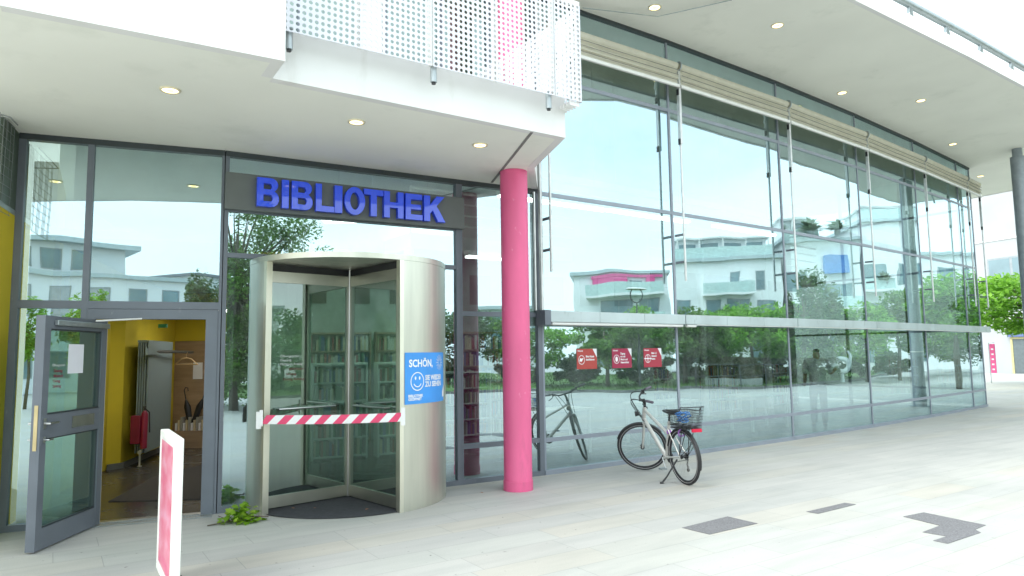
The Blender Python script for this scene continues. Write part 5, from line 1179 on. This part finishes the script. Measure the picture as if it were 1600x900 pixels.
hd = thing('shrub', 'wide dark shrub on the lawn edge, mirrored behind the person inside', 'shrub', (30.4, 18.5, .1), 'shrubs under the trees')
for q in range(3):
    o = bpy.data.objects.new('foliage', me_s); COL.objects.link(o); o.parent = hd; o.location = (.2*q, -1.0+1.0*q, .8); o.scale = (.9, .95, 1.25); o.rotation_euler = (0, 0, q*2.0)
# street lamp with a round hoop, parked car and bicycles beyond
SLp = (27.5, 7.2)
SLT = thing('street_lamp', 'slim street lamp with a flat bowl head on the lawn edge', 'street lamp', (*SLp, 0))
g = MB(); g.tube([(*SLp, 0), (*SLp, 4.6)], [.07, .045], 12); g.build('pole', DARKF, SLT, smooth=True)
g = MB(); g.torus((SLp[0], SLp[1], 5.0), (1, 0, 0), .38, .03, 28, 8); g.build('hoop', DARKF, SLT, smooth=True)
g = MB(); g.tube([(*SLp, 5.3), (*SLp, 5.36)], [.62, .55], 28); g.build('lamp_shade', WHITEM, SLT, smooth=True)

# ------------------------------------------------------------------ added fill lamps, hidden from view, to brighten lobby and hall
FILL_GLOW = mat('fill_lamp_glow', (.8, .8, .75), .5, emit=(1, .97, .9), estr=5)
for k, (x, y, z, lb) in enumerate(((-5.4, 11.0, 2.60, 'added square fill lamp in the lobby just inside the open door'), (-5.7, 13.6, 2.78, 'added square fill lamp deeper in the lobby above the radiator'), (-2.6, 12.9, 4.45, 'added square fill lamp in the hall behind the revolving door, near one'), (-1.9, 15.6, 5.0, 'added square fill lamp in the hall behind the revolving door, far one'), (-3.6, 14.3, 4.7, 'added square fill lamp in the hall above the left bookcase'))):
    t = thing('added_fill_lamp', lb, 'added fill lamp', (x, y, z), 'added fill lamps inside the library')
    g = MB(); g.box(WF, x-.4, x+.4, -y-.4, -y+.4, z+.012, z+.06); g.build('housing', WHITEM, t)
    g = MB(); g.box(WF, x-.36, x+.36, -y-.36, -y+.36, z, z+.010); g.build('diffuser', FILL_GLOW, t)
    if z > 3.5: g = MB(); g.tube([(x, y, z+.061), (x, y, Z2-.01)], .01, 6); g.build('suspension', ZINC, t)

# ------------------------------------------------------------------ glowing bars added to light the hall and show as pale bands
BAR_GLOW = mat('added_bar_glow', (.8, .8, .8), .5, emit=(.95, 1, .97), estr=6)
for k, (i, s0, s1, n_, z, lb) in enumerate(((3, .3, 2.9, -1.6, 4.75, 'added long white lamp bar inside the first bay, upper one'), (3, .2, 1.5, -2.6, 3.75, 'added short white lamp bar inside the first bay, lower one'), (4, .2, 2.8, -1.9, 4.85, 'added long white lamp bar inside the second bay'), (5, .4, 3.0, -2.0, 4.9, 'added long white lamp bar inside the third bay'))):
    f = FR[i]; t = thing('added_bar_lamp', lb, 'added lamp bar', f((s0+s1)/2, n_, z), 'added lamp bars in the hall')
    g = MB(); g.box(f, s0, s1, n_-.09, n_+.09, z+.004, z+.10); g.build('housing', WHITEM, t)
    g = MB(); g.box(f, s0+.02, s1-.02, n_-.08, n_+.08, z-.03, z+.003); g.build('diffuser', BAR_GLOW, t)
    for q in (s0+.3, s1-.3): g = MB(); g.tube([f(q, n_, z+.101), f(q, n_, Z2-.01)], .005, 5); g.build('suspension', ZINC, t)
